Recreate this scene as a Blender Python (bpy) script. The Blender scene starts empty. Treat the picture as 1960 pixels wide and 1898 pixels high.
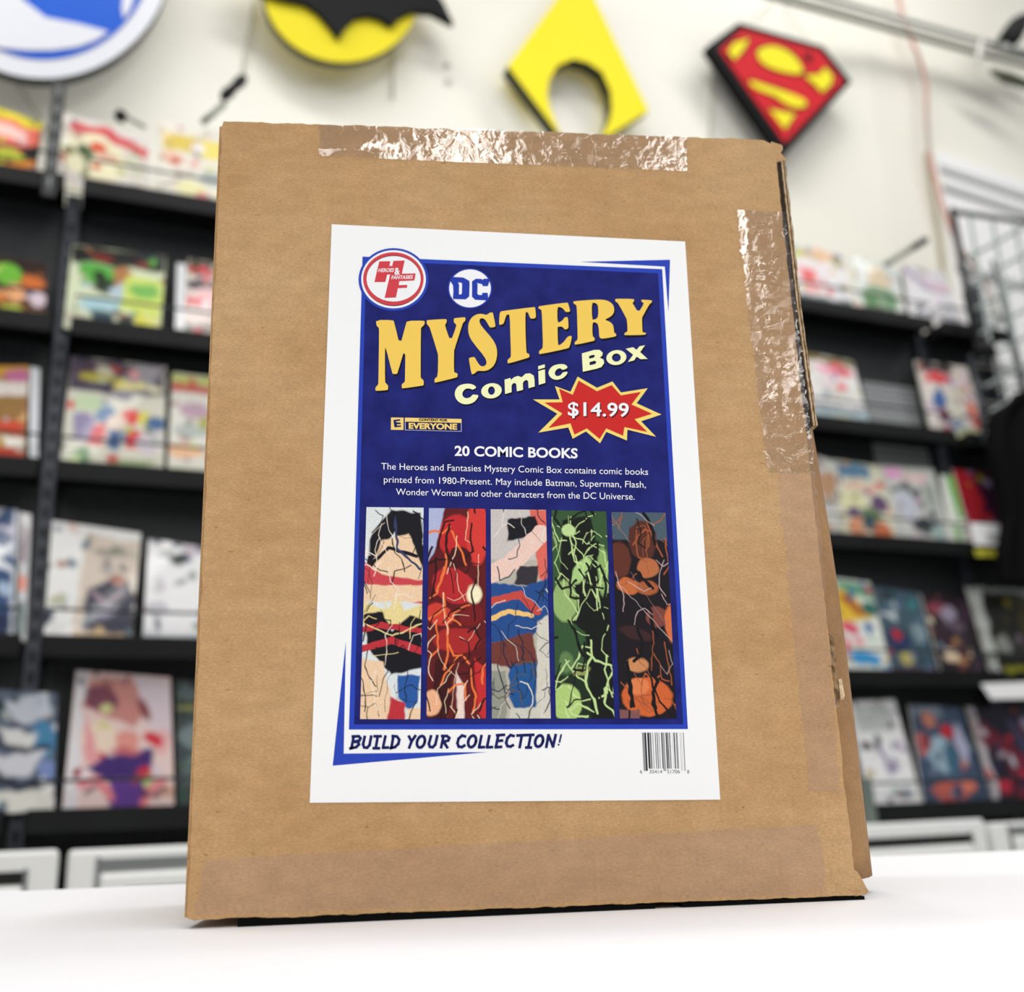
import bpy, bmesh, math, random
import numpy as np
from mathutils import Vector, Matrix
from mathutils.geometry import tessellate_polygon
random.seed(7); np.random.seed(7)
SC = bpy.context.scene
COL = SC.collection
# ------------------------------------------------------------------ camera, world, lights, exposure
Z0 = 1.0                                   # height of the tabletop above the floor
CAMP = Vector((-.0651, -.5712, Z0 + .0555))
YAW, PITCH, ROLL, FPX = .1072, .2708, -.032, 2050.0
_f = Vector((math.sin(YAW)*math.cos(PITCH), math.cos(YAW)*math.cos(PITCH), math.sin(PITCH)))
_r = _f.cross(Vector((0, 0, 1))).normalized(); _u = _r.cross(_f)
CR = _r*math.cos(ROLL) + _u*math.sin(ROLL); CU = -_r*math.sin(ROLL) + _u*math.cos(ROLL); CF = _f
cam_d = bpy.data.cameras.new('camera'); cam = bpy.data.objects.new('camera', cam_d); COL.objects.link(cam)
cam.matrix_world = Matrix(((CR.x, CU.x, -CF.x, CAMP.x), (CR.y, CU.y, -CF.y, CAMP.y), (CR.z, CU.z, -CF.z, CAMP.z), (0, 0, 0, 1)))
cam_d.sensor_fit = 'HORIZONTAL'; cam_d.sensor_width = 36; cam_d.lens = FPX/1960*36
cam_d.dof.use_dof = True; cam_d.dof.focus_distance = .592; cam_d.dof.aperture_fstop = 5.0; cam_d.clip_start = .01
SC.camera = cam
SC.view_settings.view_transform = 'Standard'; SC.view_settings.look = 'None'
SC.view_settings.gamma = 1; SC.view_settings.use_curve_mapping = False; SC.view_settings.exposure = -0.45
wd = bpy.data.worlds.new('world'); SC.world = wd; wd.use_nodes = True
wd.node_tree.nodes['Background'].inputs[0].default_value = (.97, .985, 1, 1)
wd.node_tree.nodes['Background'].inputs[1].default_value = .40
def area(name, loc, target, sx, sy, power, col=(1, .98, .95)):
    d = bpy.data.lights.new(name, 'AREA'); d.shape = 'RECTANGLE'; d.size = sx; d.size_y = sy; d.energy = power; d.color = col
    o = bpy.data.objects.new(name, d); COL.objects.link(o); o.location = loc
    o.rotation_euler = (Vector(target)-Vector(loc)).to_track_quat('-Z', 'Y').to_euler(); return o
for lx in (-1.15, .17, 1.02, 2.2):          # rows of fluorescent tubes running front to back under the shop ceiling
    area('overhead_light', (lx, -2.15, Z0+2.15), (lx, -2.15, 0), .12, 6.4, 48)
area('overhead_light', (-.6, .55, Z0+2.9), (-.5, 1.9, Z0+.9), 2.8, .3, 40)     # unseen rows added in front of the racks to brighten them and the wall
area('overhead_light', (2.0, 1.1, Z0+2.9), (2.2, 2.5, Z0+.9), 2.6, .3, 32)  # likewise added, to light the right racks and wall

# ------------------------------------------------------------------ helpers
def lin(c):
    if isinstance(c, str): c = tuple(int(c[i:i+2], 16) for i in (0, 2, 4))
    return tuple((v/255/12.92 if v/255 <= .04045 else ((v/255+.055)/1.055)**2.4) for v in c)
def mat(name, col, rough=.6, metal=0, coat=0, spec=.5):
    m = bpy.data.materials.new(name); m.use_nodes = True; b = m.node_tree.nodes['Principled BSDF']
    b.inputs['Base Color'].default_value = (*lin(col), 1); b.inputs['Roughness'].default_value = rough
    b.inputs['Metallic'].default_value = metal; b.inputs['Coat Weight'].default_value = coat
    b.inputs['Specular IOR Level'].default_value = spec
    return m
def nz(m, scale, detail, c1, c2, lo=.35, hi=.65, bump=0, coords='Object', stretch=(1, 1, 1), bdist=.001):
    nt = m.node_tree; b = nt.nodes['Principled BSDF']; N = nt.nodes; L = nt.links
    tc = N.new('ShaderNodeTexCoord'); mp = N.new('ShaderNodeMapping'); mp.inputs['Scale'].default_value = stretch
    t = N.new('ShaderNodeTexNoise'); t.inputs['Scale'].default_value = scale; t.inputs['Detail'].default_value = detail
    r = N.new('ShaderNodeValToRGB'); r.color_ramp.elements[0].position = lo; r.color_ramp.elements[1].position = hi
    r.color_ramp.elements[0].color = (*lin(c1), 1); r.color_ramp.elements[1].color = (*lin(c2), 1)
    L.new(tc.outputs[coords], mp.inputs[0]); L.new(mp.outputs[0], t.inputs[0]); L.new(t.outputs[0], r.inputs[0]); L.new(r.outputs[0], b.inputs['Base Color'])
    if bump:
        bp = N.new('ShaderNodeBump'); bp.inputs['Strength'].default_value = bump; bp.inputs['Distance'].default_value = bdist
        L.new(t.outputs[0], bp.inputs['Height']); L.new(bp.outputs[0], b.inputs['Normal'])
    return r
def mesh_obj(name, verts, faces, m, parent=None, loc=None, smooth=False, mats=None, fm=None):
    me = bpy.data.meshes.new(name); me.from_pydata([tuple(v) for v in verts], [], faces)
    for q in (mats or [m]): me.materials.append(q)
    if fm:
        for p, i in zip(me.polygons, fm): p.material_index = i
    if smooth:
        for p in me.polygons: p.use_smooth = True
    o = bpy.data.objects.new(name, me); COL.objects.link(o)
    if parent is not None: o.parent = parent
    if loc is not None: o.location = loc
    return o
def tag(o, label=None, cat=None, group=None, kind=None):
    if label: o['label'] = label
    if cat: o['category'] = cat
    if group: o['group'] = group
    if kind: o['kind'] = kind
    return o
def empty(name, label, cat, loc=(0, 0, 0), group=None, M=None):
    o = bpy.data.objects.new(name, None); COL.objects.link(o); o.empty_display_size = .05
    if M is not None: o.matrix_world = M
    else: o.location = loc
    return tag(o, label, cat, group)
class MB:
    def __init__(s): s.v = []; s.f = []
    def box(s, x0, x1, y0, y1, z0, z1):
        b = len(s.v); s.v += [(x, y, z) for z in (z0, z1) for y in (y0, y1) for x in (x0, x1)]
        s.f += [tuple(b+i for i in q) for q in ((0, 2, 3, 1), (4, 5, 7, 6), (0, 1, 5, 4), (2, 6, 7, 3), (0, 4, 6, 2), (1, 3, 7, 5))]; return s
    def tube(s, pts, r, n=8):
        pts = [Vector(p) for p in pts]; b = len(s.v); k = len(pts)
        rr = r if isinstance(r, (list, tuple)) else [r]*k
        for i, p in enumerate(pts):
            t = (pts[min(i+1, k-1)]-pts[max(i-1, 0)]).normalized()
            a = t.orthogonal().normalized() if i == 0 else (pa - t*pa.dot(t)).normalized()
            pa = a; c = t.cross(a)
            for j in range(n):
                q = 2*math.pi*j/n; s.v.append(tuple(p+(a*math.cos(q)+c*math.sin(q))*rr[i]))
        for i in range(k-1):
            for j in range(n): s.f.append((b+i*n+j, b+i*n+(j+1) % n, b+(i+1)*n+(j+1) % n, b+(i+1)*n+j))
        s.f.append(tuple(b+j for j in range(n))[::-1]); s.f.append(tuple(b+(k-1)*n+j for j in range(n))); return s
    def build(s, name, m, parent=None, smooth=False, bevel=0):
        o = mesh_obj(name, s.v, s.f, m, parent, smooth=smooth)
        if bevel:
            md = o.modifiers.new('bevel', 'BEVEL'); md.width = bevel; md.segments = 2; md.limit_method = 'ANGLE'
        return o
def extrude_poly(loops, fr, bk):
    """closed solid from outline + holes; fr, bk map 2D point -> 3D front / back"""
    L3 = [[Vector((p[0], p[1], 0)) for p in l] for l in loops]
    tris = tessellate_polygon(L3); flat = [p for l in loops for p in l]; n = len(flat)
    v = [fr(p) for p in flat]+[bk(p) for p in flat]
    f = [tuple(t) for t in tris]+[tuple(n+i for i in t[::-1]) for t in tris]
    b = 0
    for l in loops:
        k = len(l)
        for i in range(k): f.append((b+i, b+(i+1) % k, n+b+(i+1) % k, n+b+i))
        b += k
    return v, f
def fixn(o):
    bm = bmesh.new(); bm.from_mesh(o.data); bmesh.ops.recalc_face_normals(bm, faces=bm.faces); bm.to_mesh(o.data); bm.free(); return o
def ell(cx, cy, rx, ry, n=48, rot=0):
    c, s = math.cos(rot), math.sin(rot)
    return [(cx+rx*math.cos(a)*c-ry*math.sin(a)*s, cy+rx*math.cos(a)*s+ry*math.sin(a)*c) for a in [2*math.pi*i/n for i in range(n)]]
def chaikin(pts, it=1):
    for _ in range(it):
        q = []
        for i in range(len(pts)):
            a, b = pts[i], pts[(i+1) % len(pts)]
            q += [(a[0]*.75+b[0]*.25, a[1]*.75+b[1]*.25), (a[0]*.25+b[0]*.75, a[1]*.25+b[1]*.75)]
        pts = q
    return pts
def ray(x, y): return (CF + CR*((x-980)/FPX) + CU*((949-y)/FPX))
def hit(x, y, P, N):
    r = ray(x, y); t = (P-CAMP).dot(N)/r.dot(N); return CAMP+r*t

# ------------------------------------------------------------------ painted print (flat colour artwork as a vertex colour grid)
def warp_noise(X, Y, seed, f):
    rs = np.random.RandomState(seed); o = np.zeros_like(X)
    for k in range(6):
        a = rs.rand()*6.28; w = f*(1+rs.rand()*1.5); o += np.sin(w*(X*np.cos(a)+Y*np.sin(a))+rs.rand()*6.28)/(1+k*.3)
    return o/3
def paint(nx, ny, bg, shapes, asp, warp=.03, seed=1, grain=.03, wf=14):
    X, Y = np.meshgrid(np.linspace(0, 1, nx), np.linspace(0, 1, ny)); Y2 = Y*asp; X0, Y0 = X, Y2
    Xw = X+warp*warp_noise(X0, Y0, seed, wf); Yw = (Y2+warp*warp_noise(X0, Y0, seed+1, wf))
    C = np.empty((ny, nx, 3)); C[:] = lin(bg)
    for s in shapes:
        k, geo, col = s[0], s[1], np.array(lin(s[2])); soft = s[3] if len(s) > 3 else .03
        if k == 'e':
            cx, cy, rx, ry = geo[:4]; a = geo[4] if len(geo) > 4 else 0; cy *= asp; ry *= asp
            dx, dy = Xw-cx, Yw-cy; u = dx*math.cos(a)+dy*math.sin(a); v = -dx*math.sin(a)+dy*math.cos(a)
            d = (np.sqrt((u/rx)**2+(v/ry)**2)-1)*min(rx, ry)
        elif k == 'r':
            x0, y0, x1, y1 = geo; d = np.maximum(np.maximum(x0-Xw, Xw-x1), np.maximum(y0*asp-Yw, Yw-y1*asp))
        elif k == 'p' or k == 'l':
            P = [(a, b*asp) for a, b in geo]; n = len(P); d = np.full(X.shape, 9.); ins = np.zeros(X.shape, bool)
            for i in range(n if k == 'p' else n-1):
                ax, ay = P[i]; bx, by = P[(i+1) % n]; ex, ey = bx-ax, by-ay
                t = np.clip(((Xw-ax)*ex+(Yw-ay)*ey)/(ex*ex+ey*ey+1e-9), 0, 1)
                d = np.minimum(d, np.hypot(Xw-ax-t*ex, Yw-ay-t*ey))
                c = ((ay > Yw) != (by > Yw)) & (Xw < (bx-ax)*(Yw-ay)/(by-ay+1e-12)+ax); ins ^= c
            d = np.where(ins, -d, d) if k == 'p' else d-s[4]
        a = np.clip(.5-d/soft, 0, 1)[..., None]; C = C*(1-a)+col*a
    C *= 1+grain*(np.random.RandomState(seed).rand(ny, nx, 1)-.5)*2
    return np.clip(C, 0, 1)
def print_mat(name, rough=.35, coat=0.0):
    m = bpy.data.materials.new(name); m.use_nodes = True; b = m.node_tree.nodes['Principled BSDF']
    a = m.node_tree.nodes.new('ShaderNodeAttribute'); a.attribute_name = 'Print'; m.node_tree.links.new(a.outputs['Color'], b.inputs['Base Color'])
    b.inputs['Roughness'].default_value = rough; b.inputs['Coat Weight'].default_value = coat; b.inputs['Specular IOR Level'].default_value = .2; return m
def print_grid(name, C, fn, m, parent=None):
    """fn(s,t) -> 3D for s right, t down"""
    ny, nx = C.shape[:2]
    v = [fn(i/(nx-1), j/(ny-1)) for j in range(ny) for i in range(nx)]
    f = [(j*nx+i, (j+1)*nx+i, (j+1)*nx+i+1, j*nx+i+1) for j in range(ny-1) for i in range(nx-1)]
    o = mesh_obj(name, v, f, m, parent); at = o.data.color_attributes.new('Print', 'FLOAT_COLOR', 'POINT')
    A = np.ones((ny*nx, 4), np.float32); A[:, :3] = C.reshape(-1, 3); at.data.foreach_set('color', A.ravel()); return o

# ------------------------------------------------------------------ materials
M_wall = mat('cream_wall_paint', (240, 238, 226), .7); nz(M_wall, 1.3, 4, (236, 234, 221), (243, 241, 231), bump=.1)
M_table = mat('white_laminate', (240, 241, 245), .5)
M_floor = mat('grey_floor_tile', (120, 118, 112), .5); nz(M_floor, 3, 5, (105, 103, 98), (135, 133, 126))
M_black = mat('black_powder_coat', (22, 25, 28), .5)
M_post = mat('charcoal_metal_post', (58, 63, 72), .4, .3)
M_fascia = mat('dark_grey_steel_tray', (38, 41, 44), .6, spec=.2); nz(M_fascia, 9, 3, (8, 9, 10), (15, 17, 19))
M_slot = mat('slot_black', (8, 9, 11), .8)
M_wire = mat('dark_wire', (52, 58, 60), .35, .6)
M_paper = mat('white_paper_edge', (226, 224, 218), .7)
M_cov = print_mat('cover_print', .3, .3)
M_cab = mat('white_cabinet', (243, 244, 242), .5)
M_groove = mat('grey_groove', (120, 124, 124), .6)
M_peg = mat('black_perforated_panel', (44, 48, 52), .6)
def peg(m, base, hole):
    nt = m.node_tree; N = nt.nodes; L = nt.links; tc = N.new('ShaderNodeTexCoord'); mp = N.new('ShaderNodeMapping'); mp.inputs['Scale'].default_value = (62, 62, 62)
    fr = N.new('ShaderNodeVectorMath'); fr.operation = 'FRACTION'; sb = N.new('ShaderNodeVectorMath'); sb.operation = 'SUBTRACT'; sb.inputs[1].default_value = (.5, .5, .5)
    mu = N.new('ShaderNodeVectorMath'); mu.operation = 'MULTIPLY'; mu.inputs[1].default_value = (1, 0, 1); ln = N.new('ShaderNodeVectorMath'); ln.operation = 'LENGTH'
    lt = N.new('ShaderNodeMath'); lt.operation = 'LESS_THAN'; lt.inputs[1].default_value = .27; mx = N.new('ShaderNodeMix'); mx.data_type = 'RGBA'
    mx.inputs['A'].default_value = (*lin(base), 1); mx.inputs['B'].default_value = (*lin(hole), 1)
    L.new(tc.outputs['Object'], mp.inputs[0]); L.new(mp.outputs[0], fr.inputs[0]); L.new(fr.outputs[0], sb.inputs[0]); L.new(sb.outputs[0], mu.inputs[0])
    L.new(mu.outputs[0], ln.inputs[0]); L.new(ln.outputs['Value'], lt.inputs[0]); L.new(lt.outputs[0], mx.inputs['Factor']); L.new(mx.outputs['Result'], N['Principled BSDF'].inputs['Base Color'])
peg(M_peg, (36, 40, 43), (10, 11, 12))
M_peglight = mat('grey_perforated_panel', (120, 124, 126), .5); peg(M_peglight, (150, 155, 156), (40, 43, 45))

# kraft cardboard: fibrous brown liner with fine flecks
M_kraft = mat('kraft_cardboard', (190, 152, 108), .82, spec=.3)
def kraft(m, c1, c2, fleck=True):
    nt = m.node_tree; N = nt.nodes; L = nt.links; b = N['Principled BSDF']; tc = N.new('ShaderNodeTexCoord')
    def noise(sc, det, st, rough=.5):
        mp = N.new('ShaderNodeMapping'); mp.inputs['Scale'].default_value = st; t = N.new('ShaderNodeTexNoise'); t.inputs['Scale'].default_value = sc; t.inputs['Detail'].default_value = det
        t.inputs['Roughness'].default_value = rough
        L.new(tc.outputs['Object'], mp.inputs[0]); L.new(mp.outputs[0], t.inputs[0]); return t.outputs[0]
    def ramp(src, p0, p1, a, c):
        r = N.new('ShaderNodeValToRGB'); r.color_ramp.elements[0].position = p0; r.color_ramp.elements[1].position = p1
        r.color_ramp.elements[0].color = (*a, 1); r.color_ramp.elements[1].color = (*c, 1); L.new(src, r.inputs[0]); return r.outputs[0]
    def mul(x, y):
        k = N.new('ShaderNodeMix'); k.data_type = 'RGBA'; k.blend_type = 'MULTIPLY'; k.inputs['Factor'].default_value = 1; L.new(x, k.inputs['A']); L.new(y, k.inputs['B']); return k.outputs['Result']
    big = ramp(noise(9, 5, (1, 1, 1.4), .6), .3, .7, lin(c1), lin(c2))
    mid = ramp(noise(60, 5, (1, 1, 2.2), .65), .3, .7, (.87, .86, .83), (1.08, 1.07, 1.06))
    fine = ramp(noise(480, 3, (1, 1, 2.6), .7), .3, .7, (.82, .80, .77), (1.13, 1.13, 1.13))
    c = mul(mul(big, mid), fine)
    if fleck:
        c = mul(c, ramp(noise(230, 2, (.6, 1, 1.5)), .26, .31, (.72, .68, .62), (1, 1, 1)))
    L.new(c, b.inputs['Base Color']); bp = N.new('ShaderNodeBump'); bp.inputs['Strength'].default_value = .25; bp.inputs['Distance'].default_value = .0006
    L.new(noise(300, 4, (1, 1, 2)), bp.inputs['Height']); L.new(bp.outputs[0], b.inputs['Normal'])
kraft(M_kraft, (187, 147, 100), (203, 167, 124))
M_kraft_dark = mat('brown_cardboard_side', (150, 112, 74), .85, spec=.3); kraft(M_kraft_dark, (146, 110, 74), (168, 130, 90), False)  # darker brown kraft for the bulging right side
M_kraft_edge = mat('cut_cardboard_edge', (205, 178, 142), .9, spec=.2); nz(M_kraft_edge, 300, 3, (170, 138, 100), (222, 200, 168))
M_flute = mat('corrugated_flute', (120, 94, 66), .9, spec=.2); nz(M_flute, 260, 3, (92, 70, 48), (160, 132, 98))
M_shadowgap = mat('shadow_gap_black', (9, 9, 9), .9, spec=.1)

# ------------------------------------------------------------------ rack / wall frames
HD = math.radians(74); LEAN = math.radians(4)
RH = Vector((math.sin(HD), math.cos(HD), 0)); RN = Vector((-RH.y, RH.x, 0))        # along the rack, towards the wall
RU = RN*math.sin(LEAN)+Vector((0, 0, 1))*math.cos(LEAN); RB = (RN*math.cos(LEAN)-Vector((0, 0, 1))*math.sin(LEAN))
P0 = Vector((0, 1.55, Z0))
FR = Matrix(((RH.x, RB.x, RU.x, P0.x), (RH.y, RB.y, RU.y, P0.y), (RH.z, RB.z, RU.z, P0.z), (0, 0, 0, 1)))   # local x along, y back, z up
FRI = FR.inverted()
def rk(x, y, w=0.0):
    """pixel -> rack-local (along, back, up) on the plane w metres in front of the rack back"""
    return FRI @ hit(x, y, P0-RB*w, RB)
WP = P0+RN*.19                                                                      # the shop wall behind
FW = Matrix(((RH.x, RN.x, 0, WP.x), (RH.y, RN.y, 0, WP.y), (0, 0, 1, Z0), (0, 0, 0, 1))); FWI = FW.inverted()
def wl(x, y, w=0.0): return FWI @ hit(x, y, WP-RN*w, RN)
cor = wl(1690, 350); CORN = FW @ Vector((cor.x, 0, 0)); HD2 = math.radians(68)
SH = Vector((math.sin(HD2), math.cos(HD2), 0)); SN = Vector((-SH.y, SH.x, 0))
FS = Matrix(((SH.x, SN.x, 0, CORN.x), (SH.y, SN.y, 0, CORN.y), (0, 0, 1, Z0), (0, 0, 0, 1))); FSI = FS.inverted()
def sw(x, y, w=0.0): return FSI @ hit(x, y, CORN-SN*w, SN)

# ------------------------------------------------------------------ setting
def struct(name, v, f, m): return tag(mesh_obj(name, v, f, m), kind='structure')
b = MB().box(-4, 6, -3.5, 5, -.05, 0); struct('floor', b.v, b.f, M_floor)
b = MB().box(-3.0, cor.x, 0, .12, -Z0, 3.9); w = struct('wall_back', b.v, b.f, M_wall); w.matrix_world = FW
b = MB().box(0, 2.8, 0, .12, -Z0, 3.9); w = struct('wall_right', b.v, b.f, M_wall); w.matrix_world = FS

# tabletop
gz = Vector((0, 0, 1)); TZ = Z0-.0032
e0 = hit(60, 1703, Vector((0, 0, TZ)), gz); e1 = hit(1860, 1630, Vector((0, 0, TZ)), gz)
d = (e1-e0)/(e1.x-e0.x); A = e0+d*(-1.4-e0.x); B = e0+d*(1.6-e0.x)
tb = empty('counter', 'white laminate counter in the foreground carrying the cardboard box', 'counter', (0, 0, 0))
v = []
for z in (TZ-.035, TZ): v += [(-1.4, -1.0, z), (1.6, -1.0, z), (B.x, B.y, z), (A.x, A.y, z)]
o = mesh_obj('countertop', v, [(0, 3, 2, 1), (4, 5, 6, 7), (0, 1, 5, 4), (1, 2, 6, 5), (2, 3, 7, 6), (3, 0, 4, 7)], M_table, tb)
md = o.modifiers.new('b', 'BEVEL'); md.width = .004; md.segments = 2
v = []
for z in (0, TZ-.035): v += [(-1.3, -.8, z), (1.5, -.8, z), (B.x-.1, B.y-.06, z), (A.x+.1, A.y-.06, z)]
mesh_obj('counter_base', v, [(0, 3, 2, 1), (4, 5, 6, 7), (0, 1, 5, 4), (1, 2, 6, 5), (2, 3, 7, 6), (3, 0, 4, 7)], M_cab, tb)

# ------------------------------------------------------------------ cardboard box
FP = Vector((0, 0, 0)); FN = Vector((0, 1, 0))
def face(x, y):
    p = hit(x, y, FP, FN); return (p.x, p.z)
def F3(off): return lambda p: (p[0], -off, p[1])
box = empty('cardboard_box', 'large brown taped cardboard box with a printed label, standing on the white counter', 'box', (.0, 0, Z0))
bi = Matrix.Translation((0, 0, -Z0))
def onbox(o, parent=None):      # geometry is written in world metres; move under the box empty
    o.data.transform(Matrix.Translation(-box.location)); o.parent = parent or box; return o
cTL, cTR, cBR, cBL = face(425, 232), face(1480, 268), face(1642, 1714), face(358, 1761)
def edge(a, b, n, amp, seed):
    rs = np.random.RandomState(seed); out = []
    nx, nz_ = (b[1]-a[1]), -(b[0]-a[0]); l = math.hypot(nx, nz_); nx /= l; nz_ /= l; w = 0
    for i in range(n):
        t = i/n; w = .6*w+rs.randn()*amp; w0 = w*math.sin(math.pi*min(1, t*8))if t < .06 else w
        out.append((a[0]+(b[0]-a[0])*t+nx*w0, a[1]+(b[1]-a[1])*t+nz_*w0))
    return out
def rc(p, q, r):   # rounded corner replaced by short bevel handled with points
    return p
top = edge((cTL[0]+.001, cTL[1]), (cTR[0]-.004, cTR[1]), 150, .00022, 3)
rt = edge((cTR[0]+.0005, cTR[1]-.004), (cBR[0]-.0005, cBR[1]+.003), 200, .00018, 4)
bt = edge((cBR[0]-.0015, cBR[1]+.0002), (cBL[0]+.001, cBL[1]), 150, .00014, 5)
lf = edge((cBL[0], cBL[1]+.001), (cTL[0], cTL[1]-.001), 200, .00018, 6)
out = top+rt+bt+lf; TH = .0035
v, f = extrude_poly([out], F3(0), F3(-TH)); n = len(out)
nt = sum(1 for q in f if len(q) == 3)
o = mesh_obj('front_panel', v, f, None, mats=[M_kraft, M_kraft_edge], fm=[0 if len(q) == 3 else 1 for q in f]); fixn(o); onbox(o)
D = .15
def slab(name, quad, thick, m):
    q = [Vector(p) for p in quad]; nn = (q[1]-q[0]).cross(q[3]-q[0]).normalized()*thick
    v = q+[p+nn for p in q]; o = mesh_obj(name, v, [(0, 3, 2, 1), (4, 5, 6, 7), (0, 1, 5, 4), (1, 2, 6, 5), (2, 3, 7, 6), (3, 0, 4, 7)], m); fixn(o); onbox(o); return o
y0 = TH+.0002
slab('side_panel', [(cBL[0]+.001, y0, cBL[1]+.001), (cTL[0]+.001, y0, cTL[1]-.001), (cTL[0]+.004, D, cTL[1]-.001), (cBL[0]+.004, D, cBL[1]+.001)], .003, M_kraft)
slab('top_panel', [(cTL[0]+.006, y0, cTL[1]-.006), (cTR[0]-.004, y0, cTR[1]-.006), (cTR[0]-.004, D, cTR[1]-.006), (cTL[0]+.006, D, cTL[1]-.006)], .003, M_kraft)
slab('bottom_panel', [(cBL[0]+.006, y0, cBL[1]+.001), (cBR[0]-.006, y0, cBR[1]+.002), (cBR[0]-.006, D, cBR[1]+.002), (cBL[0]+.006, D, cBL[1]+.001)], .003, M_kraft)
slab('back_panel', [(cBL[0]+.006, D, cBL[1]+.002), (cTL[0]+.006, D, cTL[1]-.004), (cTR[0]-.003, D, cTR[1]-.004), (cBR[0]-.003, D, cBR[1]+.002)], -.0035, M_kraft)
# bulging right side: curved sheet swelling outwards behind the front edge
def redge(t):   # point on right edge of the front, t=0 top .. 1 bottom
    return (cTR[0]+(cBR[0]-cTR[0])*t, cTR[1]+(cBR[1]-cTR[1])*t)
v = []; f = []; ns, nd = 40, 14
for i in range(ns+1):
    t = .02+.965*i/ns; ex, ez = redge(t)
    bul = .0065+.010*math.sin(min(1, max(0, (t-.25)/.5))*math.pi/2)
    for j in range(nd+1):
        s = j/nd; yy = y0+.0006+s*(D-y0); dx = -.0015+(bul+.0015)*math.sin(min(1, s*4)*math.pi/2)+.009*min(1, s*4)*(1 if t > .3 else t/.3)+.003*s-.02*max(0, s-.6)
        v.append((ex+dx, yy, ez)); 
k = len(v); v += [(p[0]-.003, p[1], p[2]) for p in v]
W = nd+1
for i in range(ns):
    for j in range(nd):
        a = i*W+j; f.append((a, a+1, a+W+1, a+W)); f.append((k+a, k+a+W, k+a+W+1, k+a+1))
for i in range(ns):
    for j in (0, nd): a = i*W+j; f.append((a, a+W, k+a+W, k+a))
for j in range(nd):
    for i in (0, ns): a = i*W+j; f.append((a, a+1, k+a+1, k+a))
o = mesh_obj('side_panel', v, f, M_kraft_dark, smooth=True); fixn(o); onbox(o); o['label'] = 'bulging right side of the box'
# corrugated flap edges showing along the upper right
def ribbon(name, pts_a, pts_b, y, th, m):   # strip between two point lists (x,z)
    n = len(pts_a); v = [(p[0], y, p[1]) for p in pts_a]+[(p[0], y, p[1]) for p in pts_b]
    v += [(p[0], y+th, p[2-0]) if False else (p[0], y+th, p[1]) for p in pts_a]+[(p[0], y+th, p[1]) for p in pts_b]
    f = []
    for i in range(n-1):
        f += [(i, i+1, n+i+1, n+i), (2*n+i, 3*n+i, 3*n+i+1, 2*n+i+1), (i, 2*n+i, 2*n+i+1, i+1), (n+i, n+i+1, 3*n+i+1, 3*n+i)]
    f += [(0, n, 3*n, 2*n), (n-1, 3*n-1, 4*n-1, 2*n-1)]
    o = mesh_obj(name, v, f, m); fixn(o); onbox(o); return o
flap = None
def pxline(p, q, n=90): return [face(p[0]+(q[0]-p[0])*i/(n-1), p[1]+(q[1]-p[1])*i/(n-1)) for i in range(n)]
def off(l, dx, amp=0, wl_=0, seed=0):
    rs = np.random.RandomState(seed); return [(p[0]+dx+amp*math.sin(i*wl_)+rs.randn()*abs(amp)*.25, p[1]) for i, p in enumerate(l)]
base = pxline((1489, 300), (1545, 812), 170)
def curved(l): n = len(l); return [(p[0]+.0022*math.sin(math.pi*i/n)*0+.0035*max(0, (i/n-.55))*1.2, p[1]) for i, p in enumerate(l)]
base = curved(base)
ribbon('flap_liner_and_gap_shade', off(base, -.001), off(base, .0028), .0030, .05, mat('gap_shade_board', (52, 40, 29), .9))  # dark board carries the shade of the gap beside the front
ribbon('flap_liner_and_gap_shade', off(base, .0026, .00008, .9, 1), off(base, .0034, .00008, .9, 2), .0016, .05, M_kraft_edge)
ribbon('corrugated_flute', off(base, .0034, .00022, 1.1, 3), off(base, .0043, .00022, 1.7, 3), .0020, .05, M_flute)
ribbon('flap_liner_and_gap_shade', off(base, .0044, .0001, .37, 4), off(base, .0049, .00012, .53, 5), .0014, .05, M_kraft_edge)
ribbon('corrugated_flute', off(base, .0049, .00012, .53, 6), off(base, .0056, .00022, .31, 6), .0026, .05, mat('flute_dark', (88, 68, 48), .9))
def pxpoly(name, pts, y, th, m, edgem=None):
    P = [face(*p) for p in pts]; v, f = extrude_poly([P], lambda p: (p[0], y, p[1]), lambda p: (p[0], y+th, p[1]))
    o = mesh_obj(name, v, f, None, mats=[m, edgem or m], fm=[0 if len(q) == 3 else 1 for q in f]); fixn(o); onbox(o); return o
pxpoly('torn_flap_tip', [(1478, 268), (1499, 275), (1500, 283), (1496, 290), (1502, 297), (1508, 303), (1488, 306), (1484, 290)], .0015, .004, M_kraft, M_kraft_edge)
pxpoly('side_tab', [(1584, 1208), (1590, 1214), (1597, 1220), (1609, 1340), (1608, 1352), (1602, 1352), (1590, 1270)], .0010, .006, M_flute, M_kraft_edge)
pxpoly('side_tab', [(1606, 1300), (1612, 1298), (1618, 1330), (1616, 1338), (1610, 1336)], .0008, .004, M_kraft_edge)
pxpoly('corner_flap', [(1636, 1664), (1642, 1668), (1652, 1684), (1657, 1694), (1664, 1707), (1656, 1712), (1638, 1715)], .0006, .004, M_kraft, M_kraft_edge)
# black strips stand in for the shadow gap under the box front
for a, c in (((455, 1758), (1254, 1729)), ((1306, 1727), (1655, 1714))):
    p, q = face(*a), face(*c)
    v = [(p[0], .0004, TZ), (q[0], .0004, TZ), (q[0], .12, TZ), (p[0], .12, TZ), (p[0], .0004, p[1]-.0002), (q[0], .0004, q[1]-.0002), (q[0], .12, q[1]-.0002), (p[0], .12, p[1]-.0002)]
    o = mesh_obj('gap_shadow_strip', v, [(0, 3, 2, 1), (4, 5, 6, 7), (0, 1, 5, 4), (1, 2, 6, 5), (2, 3, 7, 6), (3, 0, 4, 7)], M_shadowgap); onbox(o)

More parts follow.
